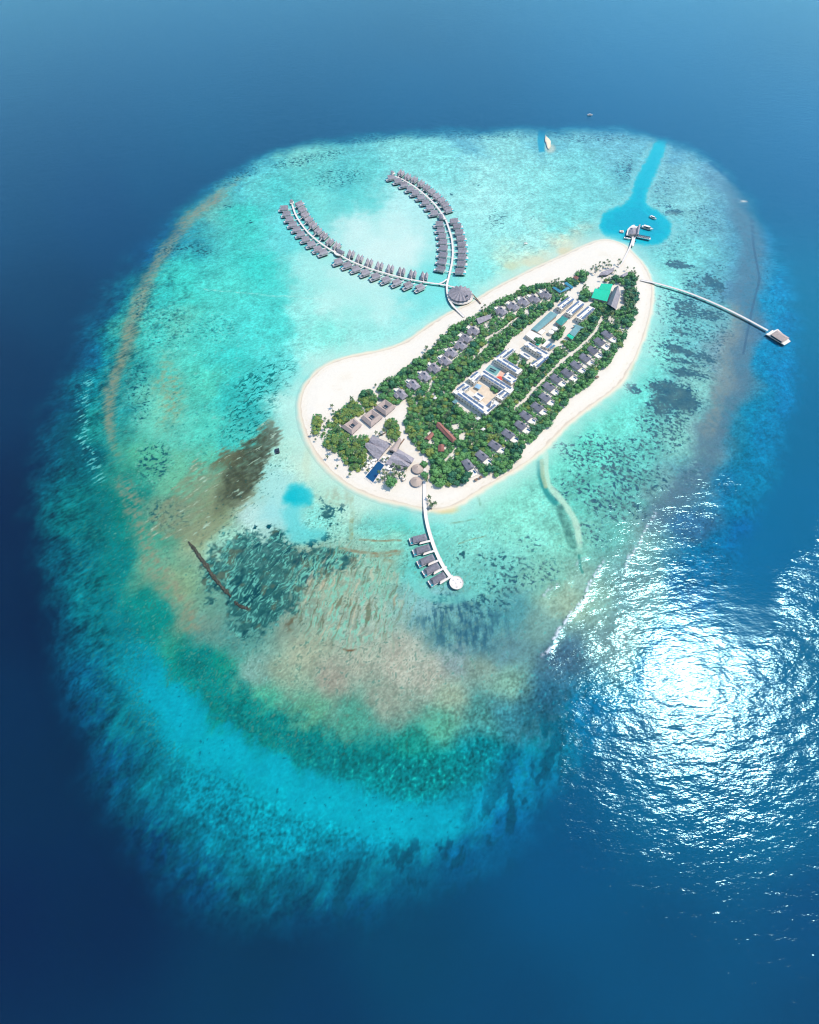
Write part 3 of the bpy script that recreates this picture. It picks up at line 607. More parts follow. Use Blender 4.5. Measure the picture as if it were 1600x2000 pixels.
SWELLS = [([(1052,1292),(1075,1258),(1100,1222),(1125,1185),(1150,1150),(1165,1118),(1180,1090)], 5.0, .6, .75),
          ([(1215,1120),(1232,1085),(1255,1050),(1270,1020),(1282,992)], 6.0, .6, .45),
          ([(1058,1168),(1072,1152),(1090,1138)], 4, .35, .35), ([(1120,1105),(1150,1085)], 4, .3, .2),
          ([(1180,1260),(1200,1225),(1225,1180)], 8, .4, .0)]
_SW = [(np.array(WP(smooth_line if False else p)), w, h, f) for p, w, h, f in SWELLS]
def swell(x, y):
    z = np.zeros(len(x)); fo = np.zeros(len(x))
    wx = fbm(x/18, y/18, 2, 180)*1.4; wy = fbm(x/18, y/18, 2, 184)*1.4
    for P_, w, h, f in _SW:
        d, t = line_d(P_, x+wx, y+wy); e = sstep(0, .12, t)*sstep(1, .88, t)
        z += h*np.exp(-(d/w)**2)*e
        fo = np.maximum(fo, f*np.exp(-(d/1.5)**2)*e*sstep(-.35, .8, fbm(x/4, y/4, 2, 188)+.35))
    u, v = frame(x, y, 0)
    n1 = fbm(*rot(x, y, 40, 14, 2.6), 2, 190)
    d, t = line_d([(176,750),(164,785),(164,830),(176,885)], u, v)     # breakers on the western rim
    fo = np.maximum(fo, sstep(18, 3, d)*sstep(.5, 1.3, n1)*.75)
    n1 = fbm(*rot(x, y, 20, 12, 2.4), 2, 194)
    d, t = line_d([(505,303),(545,300),(590,292)], u, v)
    fo = np.maximum(fo, sstep(10, 2, d)*sstep(.7, 1.4, n1)*.4)
    return z, fo
wxs = axis(-9000, 9000, 60, 520, 1.5); wys = axis(-1500, 14000, 20, 400, 1.5)
m, N, L, P = new_mat('sea_water'); N.remove(P); out = N['Material Output']
tc = N.new('ShaderNodeTexCoord')
def noise(scale, detail, stretch=None, rough=.5):
    mp = N.new('ShaderNodeMapping'); L.new(tc.outputs['Object'], mp.inputs['Vector'])
    if stretch: mp.inputs['Rotation'].default_value = (0, 0, math.radians(stretch[0])); mp.inputs['Scale'].default_value = (stretch[1], stretch[2], 1)
    t = N.new('ShaderNodeTexNoise'); t.inputs['Scale'].default_value = scale; t.inputs['Detail'].default_value = detail; t.inputs['Roughness'].default_value = rough
    L.new(mp.outputs[0], t.inputs['Vector']); return t.outputs['Fac']
def math_(op, a, b, c=None):
    n = N.new('ShaderNodeMath'); n.operation = op
    for i, q in enumerate((a, b, c)):
        if q is None: continue
        if isinstance(q, (int, float)): n.inputs[i].default_value = q
        else: L.new(q, n.inputs[i])
    return n.outputs[0]
h1 = noise(.29, 2, (-25, .62, 1.45), .5); h2 = noise(.55, 2, (15, .9, 1.3), .6); h3 = noise(.06, 1, (-35, .7, 1.6))
hh = math_('MULTIPLY_ADD', h1, WAVE1, math_('MULTIPLY_ADD', h2, WAVE2, math_('MULTIPLY', h3, WAVE3)))
ch = N.new('ShaderNodeAttribute'); ch.attribute_name = 'chop'
hh = math_('MULTIPLY', hh, ch.outputs['Fac'])
bp = N.new('ShaderNodeBump'); bp.inputs['Strength'].default_value = 1; bp.inputs['Distance'].default_value = 1; L.new(hh, bp.inputs['Height'])
fr = N.new('ShaderNodeFresnel'); fr.inputs['IOR'].default_value = 1.36; L.new(bp.outputs[0], fr.inputs['Normal'])
gl = N.new('ShaderNodeBsdfGlossy'); gl.distribution = 'BECKMANN'; gl.inputs['Color'].default_value = (.5,.9,1,1); gl.inputs['Roughness'].default_value = WROUGH; L.new(bp.outputs[0], gl.inputs['Normal'])
tr = N.new('ShaderNodeBsdfTransparent')
mx = N.new('ShaderNodeMixShader'); L.new(fr.outputs[0], mx.inputs[0]); L.new(tr.outputs[0], mx.inputs[1]); L.new(gl.outputs[0], mx.inputs[2])
fa = N.new('ShaderNodeAttribute'); fa.attribute_name = 'foam'
df = N.new('ShaderNodeBsdfDiffuse'); df.inputs['Color'].default_value = (.72,.72,.72,1)
mx2 = N.new('ShaderNodeMixShader'); L.new(fa.outputs['Fac'], mx2.inputs[0]); L.new(mx.outputs[0], mx2.inputs[1]); L.new(df.outputs[0], mx2.inputs[2])
L.new(mx2.outputs[0], out.inputs['Surface'])
water = grid_mesh('water', wxs, wys, lambda x, y: swell(x, y)[0], {'chop': chop_at, 'foam': lambda x, y, z: swell(x, y)[1]}); water.data.materials.append(m); tag(water, kind='structure')
# ---------------------------------------------------------------- overwater villas
def sub(a, b): return (a[0]-b[0], a[1]-b[1])
def water_villa(label, group):
    t = thing('overwater_villa', label, 'villa', group=group)
    MB().box((1.0, 0, 1.75), (15.0, 11.4, .3)).build('deck', 'deckg', t)
    for s in (-1, 1):
        y = s*3.15; L0, L1 = (-6.2, 6.2) if s > 0 else (-6.8, 5.0)
        wo = MB().box(((L0+L1)/2-.3, y, 3.1), (L1-L0-2.0, 3.3, 2.5)).build('wall', 'wall', t)
        r = MB(); e = [(L0, y-2.55), (L0, y+2.55), (L1, y+2.55), (L1, y-2.55)]
        V = [(L0, y-2.3, 3.9), (L1, y-2.3, 3.9), (L1, y+2.3, 3.9), (L0, y+2.3, 3.9), (L0+.5, y, 6.7), (L1+1.9, y, 7.0)]
        V += [(p[0], p[1], p[2]-.35) for p in V]
        r.add(V, [(0,1,5,4), (2,3,4,5), (3,0,4), (1,2,5), (1,0,6,7), (3,2,8,9), (0,3,9,6), (2,1,7,8), (6,9,10), (7,11,8), (6,10,11,7), (8,11,10,9)])
        r.build('roof', 'roof', t)
        g = MB(); g.box((L1-.75, y, 2.9), (.12, 3.3, 2.0)); g.build('window', 'glass', wo)
    MB().box((8.0, -3.2, 1.94), (4.6, 3.2, .5)).build('plunge_pool', 'poolp', t)
    MB().box((9.4, 2.2, 1.5), (2.4, 5.6, .25)).build('sun_deck', 'deck', t)
    MB().box((-9.6, .2, 1.62), (7.6, 1.5, .25)).build('walkway', 'deck', t)
    for x in (-5, 7.5):
        for y in (-4.6, 4.6): MB().tube([(x, y, -1.6), (x, y, 1.6)], .22, 6).build('pile', 'pile', t)
    return t
PROTO = {}
def place(kind, make, loc, rz, label, group):
    if kind not in PROTO:
        PROTO[kind] = make(label, group); o = PROTO[kind]
    else:
        o = copy_tree(PROTO[kind]); o['label'] = label; o['group'] = group
    o.location = loc; o.rotation_euler = (0, 0, rz); return o
def axis_angle(p, d, z=0):
    a = W(p[0], p[1], z); b = W(p[0]+d[0], p[1]+d[1], z); return math.atan2(b[1]-a[1], b[0]-a[0])
zA, zB, zC, zD = zoomed(535,385,10), zoomed(640,465,7.619), zoomed(740,325,10), zoomed(830,405,9.09)
ROWS = [
 ('outer side of the left arm, %s from its tip', zA((205,195),(255,305),(310,410),(375,510),(450,605),(530,700),(625,800),(735,895),(860,990),(965,1055)), (-100,8), (-100,34)),
 ('inner side of the left arm, %s from its tip', zA((500,120),(555,230),(610,330),(685,430),(765,530),(862,640),(972,735),(1088,850),(1225,935)), (80,-34), (40,-52)),
 ('outer side of the left arm, %s past the half-round deck', zB((160,330),(290,385),(420,440),(560,495),(712,550),(866,600),(1026,640),(1195,682),(1372,715)), (-100,32), (-100,48)),
 ('inner side of the left arm, %s past the half-round deck', zB((345,222),(475,290),(615,350),(770,398),(930,440),(1098,482),(1265,520),(1440,550)), (30,-72), (12,-76)),
 ('lagoon side of the right arm, %s from its tip', zC((245,195),(375,265),(495,340),(615,420),(715,500),(825,585),(915,680),(1000,780),(1085,890)), (-100,20), (-100,14)),
 ('outer side of the right arm, %s from its tip', zC((430,110),(560,180),(690,240),(820,315),(930,395),(1030,480),(1130,565),(1220,645),(1290,730),(1350,825)), (56,-56), (100,-30)),
 ('lagoon side of the right arm, %s below the half-round deck', zD((262,275),(285,385),(312,488),(326,595),(332,705),(325,825),(308,945),(285,1070)), (-100,8), (-100,-18)),
 ('outer side of the right arm, %s below the half-round deck', zD((515,225),(570,318),(605,425),(632,535),(650,645),(660,755),(655,868),(640,985),(612,1115)), (100,-8), (100,2)),
]
for txt, pts, d0, d1 in ROWS:
    for i, p in enumerate(pts):
        f = i/(len(pts)-1); d = (d0[0]+(d1[0]-d0[0])*f, d0[1]+(d1[1]-d0[1])*f)
        x, y = W(p[0], p[1]+2.5, 3.5)
        place('wv', water_villa, (x, y, 0), axis_angle(p, d), 'grey-roofed overwater villa, '+txt % nth(i), 'overwater villas along the curved jetties')
# ---------------------------------------------------------------- jetties
def smooth_line(P, n=2):
    P = np.asarray(P, float)
    for _ in range(n):
        Q = [P[0]]
        for i in range(len(P)-1): Q += [P[i]*.75+P[i+1]*.25, P[i]*.25+P[i+1]*.75]
        P = np.array(Q+[P[-1]])
    return P
def jetty(label, px, width, z=1.9, mat='deck', every=22, name='jetty', cat='jetty', group=None, ends=True, maxp=34):
    P = smooth_line(WP(px, z)); o = tuple(P[len(P)//2])+(0,)
    t = thing(name, label, cat, o, group=group)
    MB().strip(P, width, z-.35, z).build('deck', mat, t, o=o)
    for s in (-1, 1):
        tt = np.gradient(P, axis=0); tt /= np.linalg.norm(tt, axis=1)[:, None]
        MB().strip(P+np.stack([-tt[:,1], tt[:,0]], 1)*s*(width/2-.12), .2, z+.003, z+.22).build('kerb', mat, t, o=o)
    L = np.concatenate([[0], np.cumsum(np.linalg.norm(np.diff(P, axis=0), axis=1))]); n = min(maxp, max(2, int(L[-1]/every)))
    for q in np.linspace(.01, .99, n):
        i = min(np.searchsorted(L, q*L[-1]), len(P)-2)
        for s in (-1, 1):
            c = P[i]+np.array([-tt[i,1], tt[i,0]])*s*(width/2-.5)
            MB().tube([(c[0], c[1], -1.6), (c[0], c[1], z-.36)], .2, 6).build('pile', 'pile', t, o=o)
    return t
LEFT = [(571,399),(575,413),(580,424),(587,435),(595,446),(604,456),(614,465),(624,473),(637,482),(655,493),(670,501.5),(685,509.5),(713,521),(732,527.5),(753,533.5),(774,539.5),(795,544.5),(816,548.5),(834,551.5),(850,553.8),(858,554.5),(871,557)]
RIGHT = [(772,344),(788,351),(802,359),(814,367),(826,377),(836,385),(846,395),(855,405),(866,421),(872,431),(873.5,436),(878,449),(882,462),(884,475),(885,489),(884.5,502),(883,515),(880,528),(877,541),(874,552),(873,559),(873.5,568),(875,577),(878,587),(885,597),(893,605),(907,619)]
jetty('long white curved jetty of the left villa arm, from its tip to the junction', LEFT, 3.0)
jetty('long white curved jetty of the right villa arm, running on to the beach', RIGHT, 3.2, z=1.96)
jetty('short white link jetty cutting the corner between the two villa arms', [(873,545),(867,550.5),(859,553.4)], 2.4, z=1.99, every=10)
jetty('short white jetty from the arms junction to the round pavilion', [(875,558),(884,560),(893,562)], 2.6, z=1.9, every=10)
jetty('thin brown gangway from the round pavilion down to the beach', [(920,571),(928,580),(939,593)], 1.6, z=1.5, mat='wood', every=8)
LANDMARK += [W(907,619)+('the beach end of the right villa arm',), W(939,593)+('the brown gangway of the round pavilion',)]
def tip_hut(p, rz, label):
    x, y = W(p[0], p[1]); t = thing('lookout_hut', label, 'hut', (x, y, 0), rz)
    MB().box((0, 0, 1.72), (8, 7, .3)).build('deck', 'deck', t)
    MB().box((-1, 0, 3.0), (4.2, 4.0, 2.3)).build('wall', 'wall', t)
    MB().roof([(-3.6,-2.7), (-3.6,2.7), (1.6,2.7), (1.6,-2.7)], 4.1, [(-2.4,0), (.4,0)], 5.9).build('roof', 'roof', t)
    for x_ in (-3.4, 3.4): MB().tube([(x_, 0, -1.6), (x_, 0, 1.56)], .22, 6).build('pile', 'pile', t)
tip_hut((570.5,397.5), axis_angle((571,399), (6,13)), 'small grey-roofed hut on the tip deck of the left arm')
tip_hut((767.5,340.5), axis_angle((770,343), (16,7)), 'small grey-roofed hut on the tip deck of the right arm')
def half_deck(pdeck, pbuild, rz_deck, rz_b, side):
    x, y = W(*pdeck); t = thing('half_round_deck', 'pale half-round deck bulging from the %s villa arm' % side, 'deck', (x, y, 0), rz_deck)
    n = 20; P = [(9*math.cos(math.pi*i/n), 7.5*math.sin(math.pi*i/n)) for i in range(n+1)]
    MB().prism(P, 1.6, 2.05).build('deck', 'deck', t)
    P2 = [(8.6*math.cos(math.pi*i/n), 7.1*math.sin(math.pi*i/n)+.1) for i in range(n+1)]
    MB().strip(P2, .25, 2.053, 2.9).build('railing', 'canvas', t)
    for a in (.5, 1.57, 2.6): MB().tube([(6*math.cos(a), 5*math.sin(a), -1.6), (6*math.cos(a), 5*math.sin(a), 1.55)], .25, 6).build('pile', 'pile', t)
    x, y = W(pbuild[0], pbuild[1]+1.5, 3); t = thing('service_hut', 'dark grey service hut opposite the half-round deck of the %s arm' % side, 'hut', (x, y, 0), rz_b)
    MB().box((0, 0, 1.7), (13, 7.5, .3)).build('deck', 'deckg', t)
    MB().box((0, 0, 3.0), (10.5, 5, 2.4)).build('wall', 'wallg', t)
    MB().roof([(-6.4,-3.4), (-6.4,3.4), (6.4,3.4), (6.4,-3.4)], 4.2, [(-3.5,0), (3.5,0)], 6.2).build('roof', 'roofd', t)
    for x_ in (-5, 5): MB().tube([(x_, 0, -1.6), (x_, 0, 1.5)], .22, 6).build('pile', 'pile', t)
half_deck((663,496.5), (665.5,490.5), axis_angle((660,494), (-20,-11)), axis_angle((663,491), (15,8)), 'left')
half_deck((868.5,426), (861.5,422.5), axis_angle((868,425), (-5,-10)), axis_angle((861,422), (3,10)), 'right')
# round pavilion
x, y = W(899, 580); t = thing('round_pavilion', 'large round pavilion with a grey star-pleated roof at the junction of the villa arms', 'pavilion', (x, y, 0))
MB().cone((0,0), 19.5, 1.45, 1.8, 40, 19.5).build('deck', 'deck', t)
MB().cone((0,0), 13.5, 1.81, 5.0, 28, 13.5).build('wall', 'glass', t)
n = 16; V = []; 
for i in range(2*n):
    a = math.pi*i/n+.1; r = 18.6 if i % 2 else 16.6; V.append((r*math.cos(a)-.3, r*math.sin(a)+1.0, 5.7 if i % 2 else 4.3))
V.append((0, 1.0, 11.5)); V.append((0, 1.0, 4.6))
MB().add(V, [(i, (i+1) % (2*n), 2*n) for i in range(2*n)]+[((i+1) % (2*n), i, 2*n+1) for i in range(2*n)]).build('roof', 'roof', t)
MB().box((8.5, -8.6, 8.0), (3.0, 1.6, 1.2), .4).build('roof_hatch', 'trim', t)
MB().strip([(19*math.cos(a), 19*math.sin(a)) for a in np.linspace(-2.6, .3, 24)], .3, 1.81, 2.7).build('railing', 'canvas', t)
for a in np.linspace(0, 6.28, 9)[:-1]: MB().tube([(16*math.cos(a), 16*math.sin(a), -1.5), (16*math.cos(a), 16*math.sin(a), 1.44)], .3, 6).build('pile', 'pile', t)
# near jetty with its five long villas and the round deck
zN = zoomed(790,1020,12.31)
NEAR = [(830.5,912),(830,935),(829.6,960),(830,985),(831.5,1005),(835,1025),(840.5,1045),(848,1068),(857,1089),(868,1110),(881,1128)]
jetty('white curved jetty from the south beach out to the round deck', NEAR, 4.0, z=2.0)
LANDMARK.append(W(831,915)+('the landward end of the south jetty',))
x, y = W(891.6, 1138, 2); t = thing('round_deck', 'white round deck at the outer end of the south jetty', 'deck', (x, y, 0))
MB().cone((0,0), 7.3, 1.55, 2.06, 40, 7.3).build('deck', 'deck', t)
MB().strip([(7.1*math.cos(a), 7.1*math.sin(a)) for a in np.linspace(2.7, 2.7+5.6, 40)], .18, 2.063, 2.9).build('railing', 'canvas', t)
for dx, dy in ((-3.2,-1.6), (2.2,-2.2)): MB().box((dx, dy, 2.3), (3.6, 2.6, .45), .7).build('platform', 'canvas', t)
for dx, dy in ((1.5,3.5), (-3,2.5), (4.5,.5), (.3,-4.8), (-.8,-.6)): MB().box((dx, dy, 2.35), (.9, .9, .55), .4).build('seat', 'deckg', t)
for a in (0, 1.05, 2.1, 3.14, 4.2, 5.25): MB().tube([(5.5*math.cos(a), 5.5*math.sin(a), -1.6), (5.5*math.cos(a), 5.5*math.sin(a), 1.54)], .25, 6).build('pile', 'pile', t)
def spa_villa(label, group):
    t = thing('jetty_villa', label, 'villa', group=group)
    MB().box((.8, .2, 1.7), (17, 7.2, .3)).build('deck', 'deckg', t)
    MB().box((-.2, 0, 3.1), (12, 4.6, 2.5)).build('wall', 'wall', t)
    V = [(-8.2,-3.2,4.0), (6.6,-3.5,4.0), (6.6,3.5,4.0), (-8.2,3.2,4.0), (-5.5,0,7.3), (5.6,0,7.4)]
    V += [(p[0], p[1], p[2]-.35) for p in V[:4]]
    MB().add(V, [(0,1,5,4), (2,3,4,5), (3,0,4), (1,2,5), (1,0,6,7), (2,1,7,8), (3,2,8,9), (0,3,9,6), (6,9,8,7)]).build('roof', 'roofd', t)
    MB().box((8.2, 0, 1.86), (2.0, 6.4, .1)).build('sun_deck', 'deck', t)
    MB().box((7.6, 2.4, 2.1), (2.6, 2.0, .45)).build('plunge_pool', 'poolp', t)
    MB().box((-7.0, 4.6, 1.78), (15.0, 2.0, .3)).build('walkway', 'deck', t)
    MB().box((.2, 3.9, 3.0), (.9, .9, 2.2)).build('porch_post', 'trim', t)
    for x in (-6, 0, 7):
        for y in (-2.6, 2.6): MB().tube([(x, y, -1.6), (x, y, 1.54)], .24, 6).build('pile', 'pile', t)
    return t
for i, (p, d) in enumerate(zip(zN((350,345),(430,605),(535,860),(660,1075),(805,1305)), ((-350,88),(-350,112),(-340,150),(-340,185),(-340,205)))):
    p = (p[0]-.6, p[1]+1.5); x, y = W(p[0], p[1]+3, 3)
    lab = ('dark-roofed villa on the south jetty, %s' % ('nearest the beach','second from the beach','third from the beach','fourth from the beach','last before the round deck')[i])
    place('sv', spa_villa, (x, y, 0), axis_angle(p, d), lab, 'villas along the south jetty').scale = (1.08, 1.1, 1.05)
# east jetty and its pavilion
jetty('long thin white jetty running out east to the sunset pavilion', [(1251,546.7),(1285,553.5),(1337.5,568.5),(1390,589.5),(1442.5,614),(1500,645.5)], 3.4, z=1.9)
LANDMARK.append(W(1251,546)+('the beach end of the long east jetty',))
def quad_building(name, label, cat, eave_px, z_e, z_r, mat, wall='wallg', inset_r=.25, base=LAND, wall_in=1.1, ridge=None, ends=None, block=True, mark=None, windows=0, deck=None, group=None):
    """hip (inset_r>0) or gable (0) roofed house over four roof corners given in the frame; ridge runs between the mid-points of sides 0-1 and 2-3"""
    E = [np.array(W(p[0], p[1], z_e)) for p in eave_px]; c = sum(E)/4; o = (c[0], c[1], 0)
    t = thing(name, label, cat, (c[0], c[1], 0), group=group)
    m0, m1 = (E[0]+E[1])/2, (E[2]+E[3])/2
    rd = ridge and [np.array(W(q[0], q[1], z_r)) for q in ridge] or [m0+(m1-m0)*inset_r, m1+(m0-m1)*inset_r]
    P = ccw(E)
    k = [tuple(e) for e in E]
    if (k[1][0]-k[0][0])*(k[2][1]-k[1][1])-(k[1][1]-k[0][1])*(k[2][0]-k[1][0]) > 0:   # roof() wants a,b,c,d clockwise about up
        k = [k[1], k[0], k[3], k[2]]
    r = MB().roof(k, z_e, [tuple(q) for q in rd], z_r); rf = r.build('roof', mat, t, o=o)
    wl = inset(P, wall_in*1.4)
    wo = MB().prism(wl, base-.3, z_e-.32).build('wall', wall, t, o=o)
    if windows: add_windows(wo, wl, base+1.0, base+2.4, o, windows)
    if deck: MB().prism(inset(P, -deck), base-.5, base+.12).build('deck', 'deck', t, o=o)
    if block: BLOCK.append([tuple(p) for p in eave_px])
    if mark: LANDMARK.append((float(c[0]), float(c[1]), mark))
    return t
def add_windows(t, poly, z0, z1, o, gap=4.0, name='window'):
    P = ccw(poly); n = len(P)
    for i in range(n):
        a, b = np.array(P[i]), np.array(P[(i+1) % n]); d = b-a; l = np.linalg.norm(d); d = d/l; nrm = np.array([d[1], -d[0]])
        if nrm[1] > .35: continue
        k = int(l//gap)
        for j in range(k):
            c = a+d*(j+.5)*l/k
            MB().box((c[0]+nrm[0]*.02, c[1]+nrm[1]*.02, (z0+z1)/2), (min(1.6, gap*.5), .12, z1-z0), math.atan2(d[1], d[0])).build(name, 'glass', t, o=o)
zP = zoomed(1480,620,17.78)
t = quad_building('jetty_pavilion', 'grey hip-roofed pavilion standing at the outer end of the long east jetty', 'pavilion', zP((450,590),(690,440),(1110,712),(862,852)), 4.6, 7.4, 'roofc', 'glass', .16, base=1.9, block=False)
o = tuple(t.location)
MB().prism(WP(zP((275,580),(700,400),(1150,830),(930,965)), 1.6), 1.3, 1.75).build('deck', 'deck', t, o=o)
MB().prism(WP(zP((300,585),(515,435),(600,490),(430,640)), 2.2), 1.76, 2.25).build('platform', 'canvas', t, o=o)
MB().prism(WP(zP((840,895),(1060,770),(1130,825),(930,960)), 2.2), 1.76, 2.2).build('sun_deck', 'canvas', t, o=o)
for q in zP((380,620),(620,480),(1000,860),(900,900),(650,700)):
    c = W(q[0], q[1], 1.3); MB().tube([(c[0], c[1], -3), (c[0], c[1], 1.3)], .28, 6).build('pile', 'pile', t, o=o)
# arrival jetty
zR = zoomed(1190,400,13.33)
jetty('pale arrival jetty curving from the north beach to the boat basin', [(1208,522),(1216,512),(1222,500),(1229,487),(1233.5,476),(1237.5,462)], 2.6, z=1.9, every=12)
x, y = W(1238.5, 470); 
t = thing('landing_stage', 'wide pale landing stage beside the arrival jetty', 'landing stage', (x, y, 0)); o = (x, y, 0)
MB().prism(WP(zR((585,830),(690,830),(640,1080),(600,1075)), 1.9), 1.55, 2.0).build('deck', 'deck', t, o=o)
MB().box((0,-6.0,2.6), (1.2,1.0,1.2)).build('luggage_box', 'trim', t)
for dy in (-6, 4): MB().tube([(0, dy, -1.6), (0, dy, 1.54)], .22, 6).build('pile', 'pile', t)
t = quad_building('arrival_pavilion', 'grey arrival pavilion with two steep roofs over the boat basin', 'pavilion', zR((510,770),(545,600),(690,590),(700,770)), 4.6, 8.4, 'roof', 'wallg', .12, base=1.9, block=False, ridge=zR((628,755),(610,595)))
o = tuple(t.location)
E = WP(zR((690,790),(700,620),(820,505),(768,770)), 4.4); rg = WP(zR((735,760),(778,520)), 8.6)
MB().roof([E[0], E[1], E[2], E[3]][::-1] if False else [E[3], E[0], E[1], E[2]], 4.4, rg, 8.6).build('roof', 'roof', t, o=o)
MB().prism(inset(E, 1.2), 1.6, 4.05).build('wall', 'wallg', t, o=o)
MB().prism(WP(zR((440,790),(475,640),(530,580),(620,530),(720,560),(790,560),(770,800),(560,820)), 1.8), 1.4, 1.85).build('deck', 'deck', t, o=o)
MB().prism(WP(zR((448,780),(480,645),(530,650),(505,785)), 2.1), 1.86, 2.3).build('landing_step', 'canvas', t, o=o)
for q in zR((470,760),(560,600),(700,600),(760,770),(600,800)):
    c = W(q[0], q[1], 1.4); MB().tube([(c[0], c[1], -1.6), (c[0], c[1], 1.42)], .25, 6).build('pile', 'pile', t, o=o)
P = WP(zR((680,800),(1080,880)), 2.0); x, y = (P[0][0]+P[1][0])/2, (P[0][1]+P[1][1])/2; a = math.atan2(P[1][1]-P[0][1], P[1][0]-P[0][0]); l = math.hypot(*sub(P[1], P[0]))
t = thing('mooring_pier', 'narrow pier with dark glazed canopies east of the arrival pavilion', 'pier', (x, y, 0), a)
MB().box((0,0,1.7), (l, 5.0, .3)).build('deck', 'deck', t)
for i in range(9): MB().box((-l/2+1.6+i*(l-3)/8.5, .3, 3.7+.05*(i % 2)), (l/11, 3.6, .18)).build('canopy', 'glass', t)
for i in range(6):
    MB().tube([(-l/2+1+i*(l-2)/5, -2, -1.6), (-l/2+1+i*(l-2)/5, -2, 1.54)], .22, 6).build('pile', 'pile', t)
    MB().tube([(-l/2+1+i*(l-2)/5, .3, 1.86), (-l/2+1+i*(l-2)/5, .3, 3.62)], .1, 5).build('canopy_post', 'canvas', t)
# boats
def boat(p, d, length, label, cabin, stripe=None, name='motor_boat', cat='boat'):
    x, y = W(*p); t = thing(name, label, cat, (x, y, 0), axis_angle(p, d)); w = length*.27; h = length*.085
    prof = [(-.5,.82), (-.3,.98), (0,1), (.25,.82), (.4,.45), (.5,.03)]
    top = [(q*length, s*w/2) for q, s in prof]; top += [(a_, -b_) for a_, b_ in top[::-1]]
    bot = [(q*length*.93, s*w*.36) for q, s in prof]; bot += [(a_, -b_) for a_, b_ in bot[::-1]]
    n = len(top); z1 = h*1.25
    V = [(q[0], q[1], -.25) for q in bot]+[(q[0], q[1], z1+max(0, q[0]/length)*h*.6) for q in top]+[(q[0]*.93-.02*length, q[1]*.84, z1*.8+max(0, q[0]/length)*h*.6) for q in top]
    MB().add(V, [tuple(range(n))]+[(i, n+i, n+(i+1) % n, (i+1) % n) for i in range(n)]+[(n+i, 2*n+i, 2*n+(i+1) % n, n+(i+1) % n) for i in range(n)]+[tuple(range(3*n-1, 2*n-1, -1))]).build('hull', 'hull', t)
    if cabin:
        MB().prism([(-.28*length,-.34*w), (.14*length,-.34*w), (.24*length,-.15*w), (.24*length,.15*w), (.14*length,.34*w), (-.28*length,.34*w)], z1*.8, z1+h*1.0).build('cabin', 'glass', t)
        MB().prism([(-.36*length,-.4*w), (.1*length,-.4*w), (.2*length,-.2*w), (.2*length,.2*w), (.1*length,.4*w), (-.36*length,.4*w)], z1+h*1.0, z1+h*1.15).build('roof', 'hull', t)
    else:
        MB().box((-.05*length, 0, z1+.05), (.16*length, .4*w, h*.7)).build('console', 'hull', t)
        MB().box((-.25*length, 0, z1-.1), (.1*length, .7*w, h*.4)).build('bench', 'trim', t)
    if stripe: MB().box((.0*length, -.505*w, z1*.72), (.5*length, .05, h*.35)).build('stripe', 'trim', t)
    for s in (-.18, .18): MB().box((-.53*length, s*w, .45), (.06*length, .1*w, .9)).build('outboard_motor', 'trim', t)
    return t
boat((1275.5,426), (18,8), 12.5, 'white cabin boat moored alone on the upper right of the turquoise basin', True)
boat((1264,446.5), (28,8), 19, 'largest white motor yacht beside the arrival pavilion', True, True)
boat((1225.4,466.2), (17,3.5), 11.5, 'slim white open boat close to the beach below the pavilion', False)
boat((1236,442.3), (10,-4), 9.5, 'small white boat moored behind the arrival pavilion roofs', True)
boat((1152.5,225.3), (10,0), 11, 'lone white boat far out on the deep blue sea beyond the reef', True)
boat((1027.3,476.6), (8,-1), 7, 'tiny white open boat anchored on the pale lagoon north of the beach', False)
boat((1027,474), (7,.3), 4.5, 'smallest pale dinghy tied just behind the open boat on the lagoon', False)
def pontoon(p, d, l, w, label, mat, hut, name='pontoon'):
    x, y = W(*p); t = thing(name, label, 'pontoon', (x, y, 0), axis_angle(p, d))
    MB().box((0,0,.35), (l, w, .5)).build('deck', mat, t)
    for s in (-1, 1): MB().tube([(-l/2, s*w*.4, .05), (l/2, s*w*.4, .05)], .32, 8).build('float', 'trim', t)
    if hut: MB().box((0,0,1.05), (l*.42, w*.45, .9)).build('locker', hut, t)
    for s in (-1, 1): MB().tube([(l*.45, s*w*.45, .6), (l*.45, s*w*.45, 1.4)], .1, 5).build('bollard', 'canvas', t)
pontoon((1214.3,452.3), (10,1), 6.5, 5.5, 'small pale square pontoon left of the arrival pavilion', 'deck', 'pink')
pontoon((541.6,881), (2,10), 7.0, 5.4, 'dark teal floating pontoon on the shallows west of the island tip', 'trim', 'glass')
